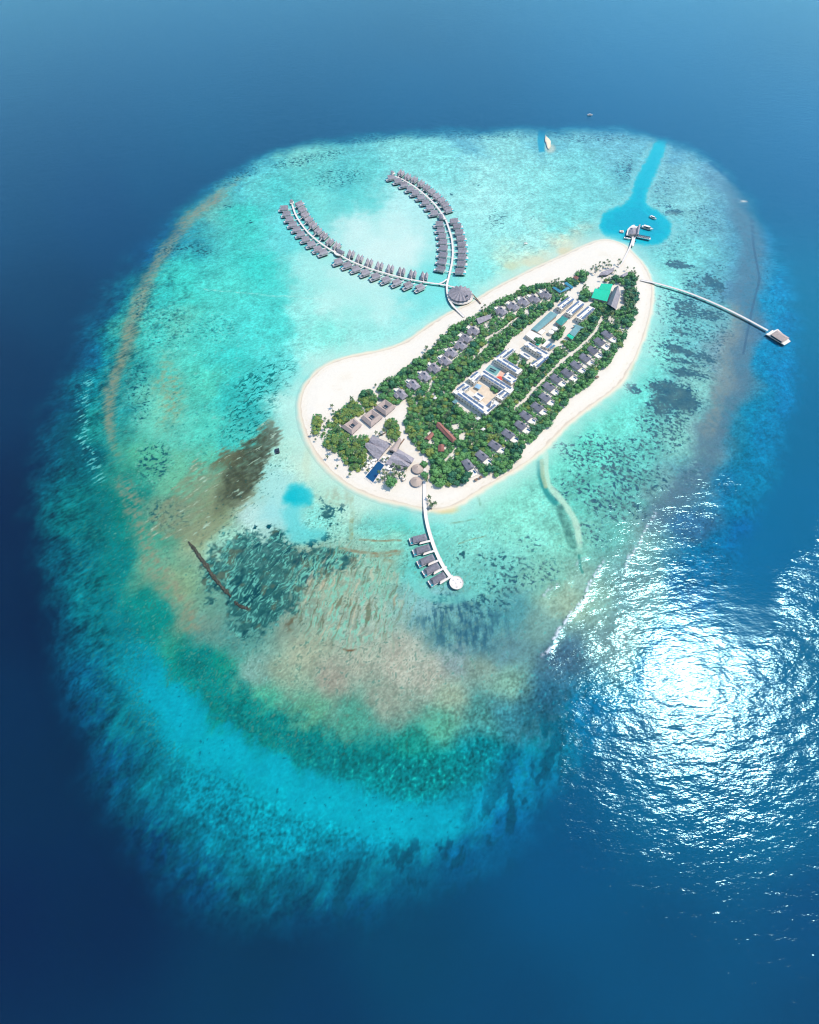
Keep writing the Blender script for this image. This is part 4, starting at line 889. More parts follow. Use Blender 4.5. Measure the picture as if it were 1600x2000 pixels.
# rubble banks on the southern flat
def rubble(px, label, w, h):
    P = smooth_line(WP(px)); t = np.gradient(P, axis=0); t /= np.linalg.norm(t, axis=1)[:, None]; n = np.stack([-t[:,1], t[:,0]], 1)
    L = np.concatenate([[0], np.cumsum(np.linalg.norm(np.diff(P, axis=0), axis=1))]); m_ = int(L[-1]/1.1); q = np.linspace(0, L[-1], m_)
    C = np.stack([np.interp(q, L, P[:,0]), np.interp(q, L, P[:,1])], 1); Nn = np.stack([np.interp(q, L, n[:,0]), np.interp(q, L, n[:,1])], 1)
    V = []; k = 9
    for i in range(m_):
        ww = w*(0.75+.22*fbm(np.array([i*.23]), np.array([3.]), 2, 200)[0])*min(1, .25+8*min(i, m_-1-i)/m_)
        for j in range(k):
            s = j/(k-1)*2-1; jit = R_.randn(3)*.42
            V.append((C[i,0]+Nn[i,0]*s*ww/2+jit[0], C[i,1]+Nn[i,1]*s*ww/2+jit[1], -1.4+(1.4+h)*(1-s*s)**.7+jit[2]*.8))
    F = [(i*k+j, i*k+j+1, (i+1)*k+j+1, (i+1)*k+j) for i in range(m_-1) for j in range(k-1)]
    c = C.mean(0); tt = MB(); tt.v = V; tt.f = F; ob = tt.build('rubble_bank', 'rubble', o=(c[0], c[1], 0)); ob.location = (c[0], c[1], 0)
    tag(ob, label, 'rubble bank')
zL = zoomed(0,900,2.5)
rubble(zL((920,395),(945,425),(975,470),(1010,515),(1035,560),(1075,605),(1105,640),(1130,662)), 'long brown rubble bank on the edge of the dark coral flat, southwest of the island', 4.6, .55)
rubble(zL((1145,688),(1165,705),(1190,715),(1215,722)), 'short brown rubble bank just past the lower end of the long one', 4.2, .3)
# ---------------------------------------------------------------- beach villas
def beach_villa(label, group, lower):
    t = thing('beach_villa', label, 'villa', group=group)
    rm = 'roofd' if lower else 'roof'
    # local x runs toward the beach; roof ridge along x
    wo = MB().box((-.3, 0, 2.4), (10.6, 7.2, 3.2)).build('wall', 'wall', t)
    ro = MB().roof([(-7,-4.6), (-7,4.6), (6.2,4.6), (6.2,-4.6)], 3.9, [(-4.6,.3), (5.6,.3)], 7.2).build('roof', rm, t)
    MB().box((1.3, .4, 7.0), (2.6, 1.3, .9)).build('roof_hatch', 'trim', ro)
    MB().box((9.5, 0, .95), (9.0, 9.4, .5)).build('terrace', 'canvas', t)
    MB().box((9.6, 2.4, 1.18), (4.2, 1.9, .08)).build('plunge_pool', 'pool', t)
    MB().box((9.4, -4.6, 1.6), (8.2, .3, 1.6)).build('garden_wall', 'wall', t)
    MB().box((9.4, 4.6, 1.6), (8.2, .3, 1.6)).build('garden_wall', 'wall', t)
    if not lower:
        MB().roof([(-1.5,3.2), (-1.5,8.4), (5.2,8.4), (5.2,3.2)][::1], 3.6, [(-.2,5.8), (3.9,5.8)], 6.0).build('wing_roof', rm, t)
        MB().box((1.8, 5.9, 2.2), (5, 3.8, 2.8)).build('wing_wall', 'wall', t)
    for y in (-2.2, 0, 2.2): MB().box((5.05, y, 2.3), (.12, 1.5, 2.2)).build('window', 'glass', wo)
    for dx, dy in ((7.4,-2.6), (8.8,-2.6)): MB().box((dx, dy, 1.35), (.8, 1.9, .35)).build('lounger', 'canvas', t)
    return t
UP = [(783,767),(807.5,748.5),(829.5,732),(848,716),(869,701.5),(881,686),(899.5,671.5),(909,658),(925,643),(978.5,604.5),(1002,595.5),(1022.6,586.5),(1043.5,581),(1065.5,573)]
ANG_UP = [(-62,-62)]*5+[(-72,-52)]*4+[(-60,-48)]*5
for i, (p, d) in enumerate(zip(UP, ANG_UP)):
    p = (p[0]+1.5, p[1]+3.5)
    x, y = W(p[0], p[1], LAND+3)
    a = axis_angle(p, d)
    place('bu', lambda l, g: beach_villa(l, g, False), (x, y, LAND-.4), a, 'grey-roofed beach villa under trees, %s from the lower left along the lagoon shore' % nth(i), 'beach villas along the lagoon shore').scale = (1.12, 1.12, 1.1)
    BLOCK.append([(p[0]-15,p[1]-11),(p[0]+2,p[1]-13),(p[0]+12,p[1]+1),(p[0]+4,p[1]+12),(p[0]-9,p[1]+8)]); LANDMARK.append((x, y, 'the %s lagoon-shore villa' % nth(i)))
LOW = [(1187.5,651.5),(1172.5,665.5),(1159,682),(1144,697),(1127,711.5),(1110,726.5),(1088,737.5),(1073.5,753.5),(1066,774.5),(1051,793),(1028.5,810),(1018,828.5),(994,846),(968,868),(942.5,888.5),(915.5,905.5)]
for i, p in enumerate(LOW[::-1]):
    d = [(10,14),(20,16),(22,20)][min(i, 2)] if i < 2 else (24, 15.5)
    p = (p[0]-1.5, p[1]+2.5); x, y = W(p[0], p[1], LAND+3)
    place('bl', lambda l, g: beach_villa(l, g, True), (x, y, LAND-.4), axis_angle(p, d), 'dark-roofed beach villa with white terrace, %s from the bottom along the reef-side shore' % nth(i), 'beach villas along the reef-side shore').scale = (1.12, 1.12, 1.1)
    BLOCK.append([(p[0]-10,p[1]-2),(p[0]-2,p[1]-9),(p[0]+20,p[1]+4),(p[0]+19,p[1]+15),(p[0]+5,p[1]+15),(p[0]-7,p[1]+8)]); LANDMARK.append((x, y, 'the %s reef-shore villa' % nth(i)))
# three courtyard houses
def courtyard_house(c4, label, mark):
    z0, z1 = 4.4, 8.2
    E = np.array(WP(c4, z0)); c = E.mean(0); o = (c[0], c[1], 0)
    t = thing('courtyard_house', label, 'house', o); P = np.array(ccw(E))
    Rg = c+(P-c)*.66; In = c+(P-c)*.30
    V = [(q[0], q[1], z0) for q in P]+[(q[0], q[1], z1) for q in Rg]+[(q[0], q[1], z0+.6) for q in In]+[(q[0], q[1], z0-.3) for q in P]
    F = []
    for i in range(4):
        j = (i+1) % 4; F += [(i, j, 4+j, 4+i), (4+i, 4+j, 8+j, 8+i), (j, i, 12+i, 12+j)]
    MB().add(V, F).build('roof', 'roofc', t, o=o)
    MB().prism(In, z0-.4, z0+.35).build('courtyard_pool', 'glass', t, o=o)
    a, b = In[0]+(In[1]-In[0])*.3, In[3]+(In[2]-In[3])*.3
    MB().strip([tuple(a), tuple(b)], .35, z0+.36, z0+.9).build('bridge', 'deck', t, o=o)
    wl = inset(P, 1.6); wo = MB().prism(wl, LAND-.3, z0-.32).build('wall', 'wallg', t, o=o)
    add_windows(wo, wl, LAND+.4, LAND+2.6, o, 4.5)
    MB().prism(inset(P, -1.2), LAND-.5, LAND+.1).build('terrace', 'deck', t, o=o)
    BLOCK.append(c4); LANDMARK.append((c[0], c[1], mark))
courtyard_house([(665.6,833.5),(691.5,816),(707.6,830),(687.5,849)], 'taupe-roofed courtyard house with a dark central well, leftmost of the three', 'the leftmost courtyard house')
courtyard_house([(704,816),(726.5,798),(749,814),(725,834)], 'taupe-roofed courtyard house with a dark central well, middle of the three', 'the middle courtyard house')
courtyard_house([(731,796),(752,779.5),(774,794),(754,812)], 'grey-taupe courtyard house with a dark central well, nearest the villas', 'the upper courtyard house')
# pleated restaurant roofs, spine and pool
zS = zoomed(690,840,10)
def pleated(lines, label, mark, name='pleated_hall'):
    """lines: (px,py,z) rows from one edge to the other; roof folds between them"""
    A = [[W(q[0], q[1], q[2])+(q[2],) for q in row] for row in lines]
    c = np.mean([p[:2] for row in A for p in row], 0); o = (c[0], c[1], 0); t = thing(name, label, 'hall', o)
    V = [p for row in A for p in row]; n = len(A[0]); k = len(A); nb = len(V)
    V += [(p[0], p[1], p[2]-.4) for p in V]
    F = []
    for i in range(k-1):
        for j in range(n-1): F += [(i*n+j, i*n+j+1, (i+1)*n+j+1, (i+1)*n+j)]
    F += [tuple(nb+q for q in f[::-1]) for f in F]
    ring = [i for i in range(n)]+[(i+1)*n-1 for i in range(1, k)]+[(k-1)*n+j for j in range(n-2, -1, -1)]+[i*n for i in range(k-2, 0, -1)]
    F += [(ring[i], nb+ring[i], nb+ring[(i+1) % len(ring)], ring[(i+1) % len(ring)]) for i in range(len(ring))]
    ob = MB().add(V, F).build('roof', 'roof', t, o=o)
    hull = [A[0][0], A[0][-1], A[-1][-1], A[-1][0]]; MB().prism(inset(hull, 2.2), LAND-.3, 3.6).build('wall', 'glass', t, o=o)
    MB().prism(inset(hull, -1.0), LAND-.5, LAND+.1).build('terrace', 'deck', t, o=o)
    BLOCK.append([(r[0], r[1]) for r in (lines[0][0], lines[0][-1], lines[-1][-1], lines[-1][0])]); LANDMARK.append((c[0], c[1], mark)); return t
def rowz(pts, zs): return [(p[0], p[1], z) for p, z in zip(zS(*pts), zs)]
pleated([rowz([(370,105),(560,185),(748,268)], (4.2,4.2,4.2)), rowz([(318,190),(490,200),(700,318)], (8.0,7.8,6.2)), rowz([(300,240),(440,300),(650,372)], (5.0,4.6,5.4)),
         rowz([(235,255),(410,300),(590,445)], (8.2,8.0,6.4)), rowz([(240,330),(400,420),(560,480)], (5.6,5.0,5.0)), rowz([(320,445),(400,520),(492,585)], (3.8,3.8,3.8))], 'grey hall with pleated roof folds left of the pool axis', 'the left pleated hall')
pleated([rowz([(850,345),(1020,450),(1195,552)], (4.2,4.2,4.2)), rowz([(800,425),(1010,500),(1150,640)], (6.6,8.0,8.0)), rowz([(770,470),(930,560),(1130,660)], (5.2,4.6,5.0)),
         rowz([(710,540),(935,600),(1075,715)], (6.4,8.2,8.2)), rowz([(690,580),(850,660),(1050,720)], (5.0,5.0,5.4)), rowz([(625,655),(740,690),(900,780)], (3.8,3.8,3.8))], 'grey hall with pleated roof folds right of the pool axis', 'the right pleated hall')
quad_building('spine_hall', 'taupe gabled entrance hall wedged between the two pleated halls', 'hall', zS((690,395),(832,432),(945,200),(905,150)), 7.0, 9.6, 'roofc', 'glass', .02, mark='the gabled entrance hall')
P = WP(zS((232,918),(490,600),(615,680),(385,1030)), LAND+.1); c = np.mean(P, 0); o = (c[0], c[1], 0)
t = thing('swimming_pool', 'long dark blue swimming pool reaching from the pleated halls to the beach', 'pool', o)
MB().prism(inset(P, -1.6), LAND-.6, LAND+.12).build('surround', 'deck', t, o=o)
MB().prism(inset(P, .6), LAND+.0, LAND+.16).build('basin', 'pool', t, o=o)
e = WP(zS((232,925),(385,1032)), LAND); MB().strip(e, .8, LAND-.6, LAND+.22).build('infinity_edge', 'wallg', t, o=o)
BLOCK.append(zS((150,918),(490,560),(670,680),(385,1050))); LANDMARK.append((c[0], c[1], 'the long dark pool'))
def thatch_hut(p, r, label, mark):
    x, y = W(p[0], p[1]+2, 3); t = thing('thatched_hut', label, 'hut', (x, y, 0))
    MB().cone((0,0), r*.72, LAND-.2, 3.6, 24, r*.72).build('wall', 'wall', t)
    MB().cone((0,0), r*1.04, 3.2, 3.75, 28, r*.98).build('eave', 'thatch', t); MB().cone((0,0), r*.98, 3.753, 7.6, 28).build('roof', 'thatch', t)
    MB().cone((0,0), r*.06, 7.3, 8.2, 8, r*.04).build('finial', 'trim', t)
    for a in (-2.1, -1.57, -1.0): MB().box((r*.73*math.cos(a), r*.73*math.sin(a), 2.2), (1.6, .15, 2.0), a+1.57).build('window', 'glass', t)
    MB().cone((0,0), r*1.15, LAND-.3, LAND+.12, 28, r*1.15).build('terrace', 'deckg', t)
    BLOCK.append([(p[0]+11*math.cos(q), p[1]+10*math.sin(q)) for q in np.linspace(0, 6.28, 9)[:-1]]); LANDMARK.append((x, y, mark))
thatch_hut((815.2,914), 6.5, 'round thatched hut with a conical roof, the one nearer the trees', 'the inner thatched hut')
thatch_hut((812.8,939), 6.6, 'round thatched hut with a conical roof, the one nearer the beach', 'the outer thatched hut')
# brown-roofed group
zBr = zoomed(810,800,13.33)
quad_building('brown_hall', 'long red-brown gabled hall in a clearing among the trees', 'hall', zBr((562,430),(660,330),(1088,762),(985,858)), 4.6, 7.8, 'roofb', 'wallg', .02, mark='the long red-brown hall', ridge=zBr((585,318),(1000,760)), windows=4)
quad_building('brown_cottage', 'small red-brown gabled cottage left of the long brown hall', 'cottage', zBr((250,768),(380,800),(508,655),(440,580)), 4.0, 6.4, 'roofb', 'wallg', .02, mark='the small brown cottage', windows=3)
quad_building('brown_pavilion', 'small red-brown hip-roofed pavilion below the long brown hall', 'pavilion', zBr((610,1090),(612,925),(772,915),(770,1085)), 4.0, 6.6, 'roofb', 'wallg', .3, mark='the brown hip-roofed pavilion', ridge=zBr((692,1060),(690,890)))
# ---------------------------------------------------------------- staff quarter
def flat_block(px, z, label, cat='building', name='flat_roofed_block', mat='flat', rows=(), wall='wall', win=4.2, base=LAND, mark=None, storeys=2, group=None, par=True):
    P = WP(px, z); P = ccw(P); c = np.mean(P, 0); o = (c[0], c[1], 0); t = thing(name, label, cat, o, group=group)
    ro = MB().prism(P, z-.35, z).build('roof', mat, t, o=o)
    wl = inset(P, .7); wo = MB().prism(wl, base-.3, z-.352).build('wall', wall, t, o=o)
    if par:
        for i in range(4): MB().strip([P[i], P[(i+1) % 4]], .22, z+.003, z+.3+.004*i).build('parapet', 'flat', ro, o=o)
    for s in range(storeys):
        zz = base+.9+s*(z-base)/max(1, storeys); 
        if win: add_windows(wo, wl, zz, zz+1.3, o, win)
    for a, b, w in rows:
        A, B = np.array(W(a[0], a[1], z+.3)), np.array(W(b[0], b[1], z+.3)); d = B-A; l = np.linalg.norm(d); ang = math.atan2(d[1], d[0]); n = max(1, int(round(l/9)))
        for k in range(n):
            q = A+d*(k+.5)/n; s = l/n-.5
            MB().box((q[0], q[1], z+.42), (s, w*.74, .12), ang).build('solar_panel', 'solar', ro, o=o)
    if storeys > 1:
        e0, e1 = np.array(P[1])-np.array(P[0]), np.array(P[3])-np.array(P[0])
        for _ in range(5):
            f0, f1 = R_.uniform(.06, .94), R_.choice([.5, .12, .88], p=[.6, .2, .2]); q = np.array(P[0])+e0*(f0 if np.linalg.norm(e0) > np.linalg.norm(e1) else f1)+e1*(f1 if np.linalg.norm(e0) > np.linalg.norm(e1) else f0)
            MB().box((q[0], q[1], z+.5), (1.3+R_.rand(), 1.0, .9), math.atan2(e0[1], e0[0])).build('air_conditioner', 'wallg', ro, o=o)
    BLOCK.append(list(px))
    if mark: LANDMARK.append((float(c[0]), float(c[1]), mark))
    return t
z4 = zoomed(870,660,10); z5 = zoomed(1000,560,9.41)
def R(z, *rows): return [(z(a)[0], z(b)[0], w) for a, b, w in rows]
G = 'white flat-roofed staff blocks with solar panels'
flat_block(z4((145,1055),(235,972),(905,1408),(808,1495)), 8.0, 'long white staff block with two solar rows, along the lower left of the big courtyard', rows=R(z4, ((240,1082),(748,1462),4.2), ((335,1072),(745,1362),4.2)), mark='the lower-left staff block', group=G)
flat_block(z4((822,1480),(905,1408),(1055,1275),(935,1195)), 7.6, 'white staff wing with two solar rows at the bottom corner of the big courtyard', rows=R(z4, ((815,1440),(975,1302),4), ((797,1345),(900,1240),3.6)), mark='the bottom staff wing', group=G)
flat_block(z4((160,1040),(370,868),(492,945),(330,1085)), 7.6, 'white staff wing with two short solar rows at the left corner of the big courtyard', rows=R(z4, ((218,1020),(372,900),4), ((330,1020),(462,940),3.6)), mark='the left staff wing', group=G)
flat_block(z4((440,785),(625,640),(715,742),(568,882)), 8.0, 'white staff wing left of the long bar, above the left courtyard gap', rows=R(z4, ((492,775),(632,665),3.6), ((582,838),(690,735),3.6)), mark='the upper-left staff wing', group=G)
flat_block(z4((690,712),(765,615),(1342,1002),(1262,1090)), 8.4, 'longest white staff bar with two full solar rows, between courtyard and sports court', rows=R(z4, ((740,645),(1288,988),4), ((735,722),(1165,985),4)), mark='the long solar bar', group=G)
flat_block(z4((1330,1012),(1108,1215),(965,1135),(1175,965)), 7.6, 'white staff wing with two solar rows on the right of the big courtyard', rows=R(z4, ((1040,1115),(1160,1030),3.6), ((1118,1170),(1268,1040),4)), mark='the right staff wing', group=G)
flat_block(z4((530,1135),(625,1055),(770,1150),(675,1235)), 4.2, 'low white canteen roof with small solar rows inside the big courtyard', rows=R(z4, ((555,1135),(670,1210),3), ((620,1080),(735,1150),3)), storeys=1, win=0, mark='the courtyard canteen', group=G)
flat_block(z4((1125,745),(1228,668),(1405,790),(1300,905)), 5.4, 'low white roof with scattered solar rows right of the red parasol', rows=R(z4, ((1140,740),(1190,700),3), ((1140,785),(1280,870),3.4), ((1240,700),(1385,790),3.4), ((1325,860),(1385,825),3), ((1215,760),(1280,800),2.6)), storeys=1, mark='the scattered solar roof', group=G)
flat_block(z4((955,418),(1062,345),(1512,625),(1415,708)), 8.6, 'white staff block with a windowed grey front above the sports court', rows=R(z4, ((1008,422),(1388,660),4), ((1125,415),(1452,605),4)), win=3.2, mark='the windowed staff block', group=G)
flat_block(z4((975,400),(1245,185),(1385,222),(1120,432)), 8.2, 'white staff wing running up from the windowed staff block', rows=R(z4, ((995,382),(1190,235),3.4), ((1125,385),(1330,225),4)), mark='the upper staff wing', group=G)
flat_block(z5((218,1060),(295,1002),(695,1240),(565,1278)), 7.6, 'long narrow white staff bar above the small planted court', rows=R(z5, ((312,1035),(655,1235),3.2), ((245,1085),(325,1115),2.6), ((455,1195),(550,1245),3.2)), mark='the narrow staff bar', group=G)
flat_block(z5((560,1272),(692,1248),(450,1502),(330,1440)), 7.6, 'white staff wing with two solar rows right of the small planted court', rows=R(z5, ((365,1420),(565,1282),3.4), ((455,1470),(672,1285),3.6)), mark='the small-court staff wing', group=G)
flat_block(z5((130,1222),(195,1185),(355,1290),(300,1335)), 5.0, 'small white flat roof with solar rows inside the small planted court', rows=R(z5, ((160,1265),(230,1300),2.4), ((215,1225),(330,1295),2.6)), storeys=1, win=0, mark='the small-court roof', group=G)
for i, (q, rr, ww) in enumerate(((((830,362),(1058,172),(1150,222),(918,420)), (((842,352),(1055,190),4), ((925,385),(1135,222),4)), 'leftmost'), (((982,462),(1238,248),(1342,300),(1098,522)), (((1005,455),(1232,268),4), ((1108,490),(1320,310),4)), 'middle'), (((1182,562),(1420,350),(1530,402),(1288,612)), (((1200,545),(1415,365),4), ((1288,590),(1505,400),4)), 'rightmost'))):
    flat_block(z5(*q), 8.4, 'white accommodation bar with two solar rows, %s of the three parallel bars' % ww, rows=R(z5, *rr), wall='wall', win=3.6, mark='the %s parallel bar' % ww, group='three parallel accommodation bars')
flat_block(z5((255,885),(335,800),(562,912),(440,1022)), 6.4, 'broad plain white roof below the long faded teal shed', storeys=1, mark='the broad plain white roof', name='white_store', cat='store')
quad_building('teal_shed', 'long faded grey-teal shed roof beside the service road', 'shed', z5((462,830),(352,782),(712,450),(842,512)), 6.0, 6.9, 'tealg', 'wallg', .01, mark='the long grey-teal shed', windows=5)
quad_building('teal_store', 'teal hip-roofed store between the tanks and the parallel bars', 'store', z5((800,642),(925,535),(1042,592),(908,716)), 6.2, 7.6, 'teal', 'wallg', .3, mark='the teal hip-roofed store')
quad_building('teal_workshop', 'grey-teal gabled workshop half hidden by trees', 'workshop', z5((1050,850),(1165,735),(1262,780),(1150,920)), 5.6, 6.8, 'tealg', 'wallg', .02, mark='the grey-teal workshop')
quad_building('teal_annex', 'small grey-teal annex roof above the workshop', 'annex', z5((1120,712),(1175,690),(1325,752),(1225,782)), 5.2, 6.2, 'tealg', 'wallg', .1, mark='the grey-teal annex')
quad_building('green_kiosk', 'small bright green kiosk roof at the end of the grey-teal workshop', 'kiosk', z5((1005,900),(1040,862),(1150,920),(1108,972)), 5.2, 5.9, 'green', 'wallg', .1, mark='the bright green kiosk')
quad_building('green_shelter', 'small bright green shelter roof below the broad plain white roof', 'shelter', z5((430,1050),(470,995),(532,1040),(482,1082)), 4.6, 5.3, 'green', 'wallg', .1, mark='the bright green shelter')
flat_block(z5((612,1112),(705,1030),(752,1052),(655,1132)), 4.6, 'blue-topped generator house with a solar strip, left of its twin', rows=R(z5, ((640,1105),(715,1040),3)), name='generator_house', cat='generator house', storeys=1, mat='blue', win=0, mark='the left generator house')
flat_block(z5((680,1132),(765,1062),(805,1085),(715,1152)), 4.6, 'blue-topped generator house beside the pale yard, right of its twin', rows=R(z5, ((695,1135),(775,1078),2.4)), name='generator_house', cat='generator house', storeys=1, mat='blue', win=0, mark='the right generator house')
flat_block(z5((548,1090),(645,985),(705,1012),(600,1110)), 4.4, 'small plain white shed left of the generator houses', name='white_shed', cat='shed', storeys=1, win=0, mark='the small white shed')
flat_block(z5((470,838),(560,775),(625,808),(545,885)), 3.2, 'low white plant roof between the grey-teal shed and the tanks', name='plant_roof', cat='plant room', storeys=1, win=0, mark='the low plant roof')
for p, l in (((790,772), 'white round water tank, upper of the pair'), ((722,832), 'white round water tank, lower of the pair')):
    q = z5(p)[0]; x, y = W(q[0], q[1], 5); t = thing('water_tank', l, 'tank', (x, y, 0))
    MB().cone((0,0), 3.9, LAND-.2, 5.4, 24, 3.9).build('shell', 'tank', t); MB().cone((0,0), 3.95, 5.4, 6.1, 24).build('lid', 'tank', t)
    MB().box((3.95,0,3.2), (.15,.6,4.6)).build('ladder', 'trim', t)
    BLOCK.append([(q[0]+6*math.cos(a), q[1]+6*math.sin(a)) for a in np.linspace(0, 6.28, 7)[:-1]])
# sports court, paving, parasol
def sheet(px, z, label, cat, name, mat, lines=None):
    P = ccw(WP(px, z)); c = np.mean(P, 0); o = (c[0], c[1], 0); t = thing(name, label, cat, o)
    MB().prism(P, z-.4, z).build('slab', mat, t, o=o); BLOCK.append(list(px))
    if lines:
        for a, b in lines: MB().strip([W(a[0], a[1], z+.01), W(b[0], b[1], z+.01)], .3, z+.004, z+.03).build('line', 'canvas', t, o=o)
    return t
q = z4((760,632),(862,520),(1092,612),(990,745))
t = sheet(q, LAND+.12, 'pale teal sports court with a dark canopy in the middle', 'sports court', 'sports_court', 'court', [(q[0], q[1]), (q[1], q[2]), (q[2], q[3]), (q[3], q[0])])
c = W(*z4((930,618))[0], LAND+2.5); o = tuple(t.location); MB().box((c[0], c[1], LAND+2.6), (9, 2.4, .2), -.62).build('canopy', 'trim', t, o=o)
for s in (-3.5, 3.5): MB().tube([(c[0]+s*.81, c[1]-s*.58, LAND+.1), (c[0]+s*.81, c[1]-s*.58, LAND+2.5)], .12, 5).build('post', 'trim', t, o=o)
sheet(z4((1010,760),(1090,620),(1200,680),(1110,790)), LAND+.10, 'pink paved yard between the sports court and the scattered solar roof', 'yard', 'paved_yard', 'pink')
sheet(z4((470,1000),(640,850),(1050,1100),(800,1300)), LAND+.08, 'tan paved courtyard enclosed by the staff blocks', 'courtyard', 'paved_courtyard', 'tan')
def parasol(p, size, label, mat, name='parasol', group=None, h=2.6):
    x, y = W(p[0], p[1], LAND+h); t = thing(name, label, 'parasol', (x, y, LAND), R_.rand()*1.5, group)
    s = size/2; V = [(-s,-s,h), (s,-s,h), (s,s,h), (-s,s,h), (0,0,h+s*.35), (-s,-s,h-.15), (s,-s,h-.15), (s,s,h-.15), (-s,s,h-.15)]
    MB().add(V, [(0,1,4), (1,2,4), (2,3,4), (3,0,4), (1,0,5,6), (2,1,6,7), (3,2,7,8), (0,3,8,5), (5,8,7,6)]).build('canopy', mat, t)
    MB().tube([(0,0,-.1), (0,0,h+.1)], .06, 5).build('pole', 'canvas', t); MB().box((0,0,.06), (.7,.7,.14)).build('base', 'wallg', t)
    return t
parasol(z4((1055,790))[0], 7, 'big red canopy on the pink yard by the long solar bar', 'red', h=3.4)
parasol(z4((638,945))[0], 7.5, 'pale blue shade sail in the tan courtyard', 'sail', 'shade_sail', h=3.2)
# ---------------------------------------------------------------- north end
z6 = zoomed(1080,490,8.421); z7 = zoomed(930,540,8.421)
quad_building('green_hall', 'big bright green metal-roofed hall, the larger lower half', 'hall', z6((690,615),(632,768),(892,832),(955,652)), 6.6, 7.6, 'green', 'wallg', .02, mark='the large green hall', windows=4)
quad_building('green_hall_annex', 'bright green metal-roofed annex adjoining the large green hall on its upper side', 'hall', z6((800,535),(750,628),(945,658),(988,545)), 6.8, 7.7, 'green', 'wallg', .02, mark='the green annex')
quad_building('leaf_hall', 'tall steep grey leaf-shaped hall beside the green roofs', 'hall', z6((892,868),(1040,962),(1108,740),(1010,610)), 5.2, 16.0, 'roof', 'glass', .02, mark='the tall leaf-shaped hall', ridge=z6((955,905),(1080,562)))
quad_building('reception_hall', 'long pointed grey-roofed hall at the head of the arrival jetty', 'hall', z6((755,402),(900,395),(1005,330),(1012,268)), 4.4, 7.2, 'roof', 'glass', .05, mark='the pointed arrival hall', ridge=z6((800,345),(1010,272)))
quad_building('small_reception', 'small grey-roofed pavilion right of the pointed arrival hall', 'pavilion', z6((1100,412),(1150,432),(1232,388),(1228,342)), 4.2, 6.2, 'roof', 'glass', .1, mark='the small arrival pavilion')
quad_building('watersports_hall', 'grey gabled hall on the beach edge behind the round pavilion', 'hall', z7((-8,690),(45,782),(242,690),(250,618)), 4.2, 6.6, 'roof', 'wallg', .05, mark='the gabled beach hall', ridge=z7((5,690),(240,625)), windows=4)
quad_building('blue_pavilion', 'long blue-roofed pavilion at the lower left of the blue group', 'pavilion', z7((1255,182),(1300,165),(1405,240),(1372,268)), 4.4, 5.3, 'blue', 'wallg', .02, mark='the left blue pavilion')
quad_building('blue_pavilion', 'blue-roofed pavilion with white edge in the middle of the blue group', 'pavilion', z7((1378,268),(1402,238),(1500,170),(1545,200)), 4.4, 5.3, 'blue', 'wallg', .02, mark='the middle blue pavilion')
quad_building('teal_pavilion', 'bright blue-green roofed pavilion on the right of the blue group', 'pavilion', z7((1448,112),(1492,90),(1602,172),(1580,208)), 4.4, 5.3, 'blue', 'wallg', .02, mark='the right blue pavilion')
quad_building('terracotta_cottage', 'small reddish cottage among trees near the north beach', 'cottage', z6((330,435),(370,405),(430,440),(395,475)), 4.0, 5.8, 'roofb', 'wall', .2, mark='the reddish cottage')
for p, l in ((z4((650,-0))[0], None),):
    pass
for zz, p, s, l in ((zoomed(760,600,5), (450,885), 6, 'small white shed alone among trees left of the staff quarter'), (zoomed(760,600,5), (870,1085), 7, 'small white shed in the trees below the bottom staff wing'), (zoomed(760,600,5), (920,1190), 6.5, 'small white shed in the trees right of the long red-brown hall'), (zoomed(760,600,5), (645,920), 9, 'pale blue tarpaulin-roofed shed at the left corner of the staff quarter')):
    q = zz(p)[0]; d = s*.72
    quad_building('garden_shed', l, 'shed', [(q[0]-d, q[1]+.1*d), (q[0], q[1]-.75*d), (q[0]+d, q[1]), (q[0], q[1]+.7*d)], 4.2, 5.0, 'tealg' if 'blue' in l else 'flat', 'wall', .2)
# boardwalk strips on land
for px, w_, l in (([(740,852),(752,846),(765,836)], 1.8, 'narrow brown garden boardwalk below the middle courtyard house'), ([(790,857),(782,868),(776,874)], 1.6, 'short brown boardwalk at the head of the gabled entrance hall'), ([(1017,615),(1000,624),(990,632),(980,640)], 2.2, 'brown garden boardwalk behind the lagoon-shore villas'), ([(826,884),(830,900),(830.5,912)], 3.6, 'pale paved ramp at the landward end of the south jetty')):
    P = smooth_line(WP(px, LAND)); o = tuple(P[len(P)//2])+(0,); t = thing('boardwalk', l, 'boardwalk', o)
    MB().strip(P, w_, LAND-.2, LAND+.18).build('planks', 'deck' if 'pale' in l else 'wood', t, o=o)
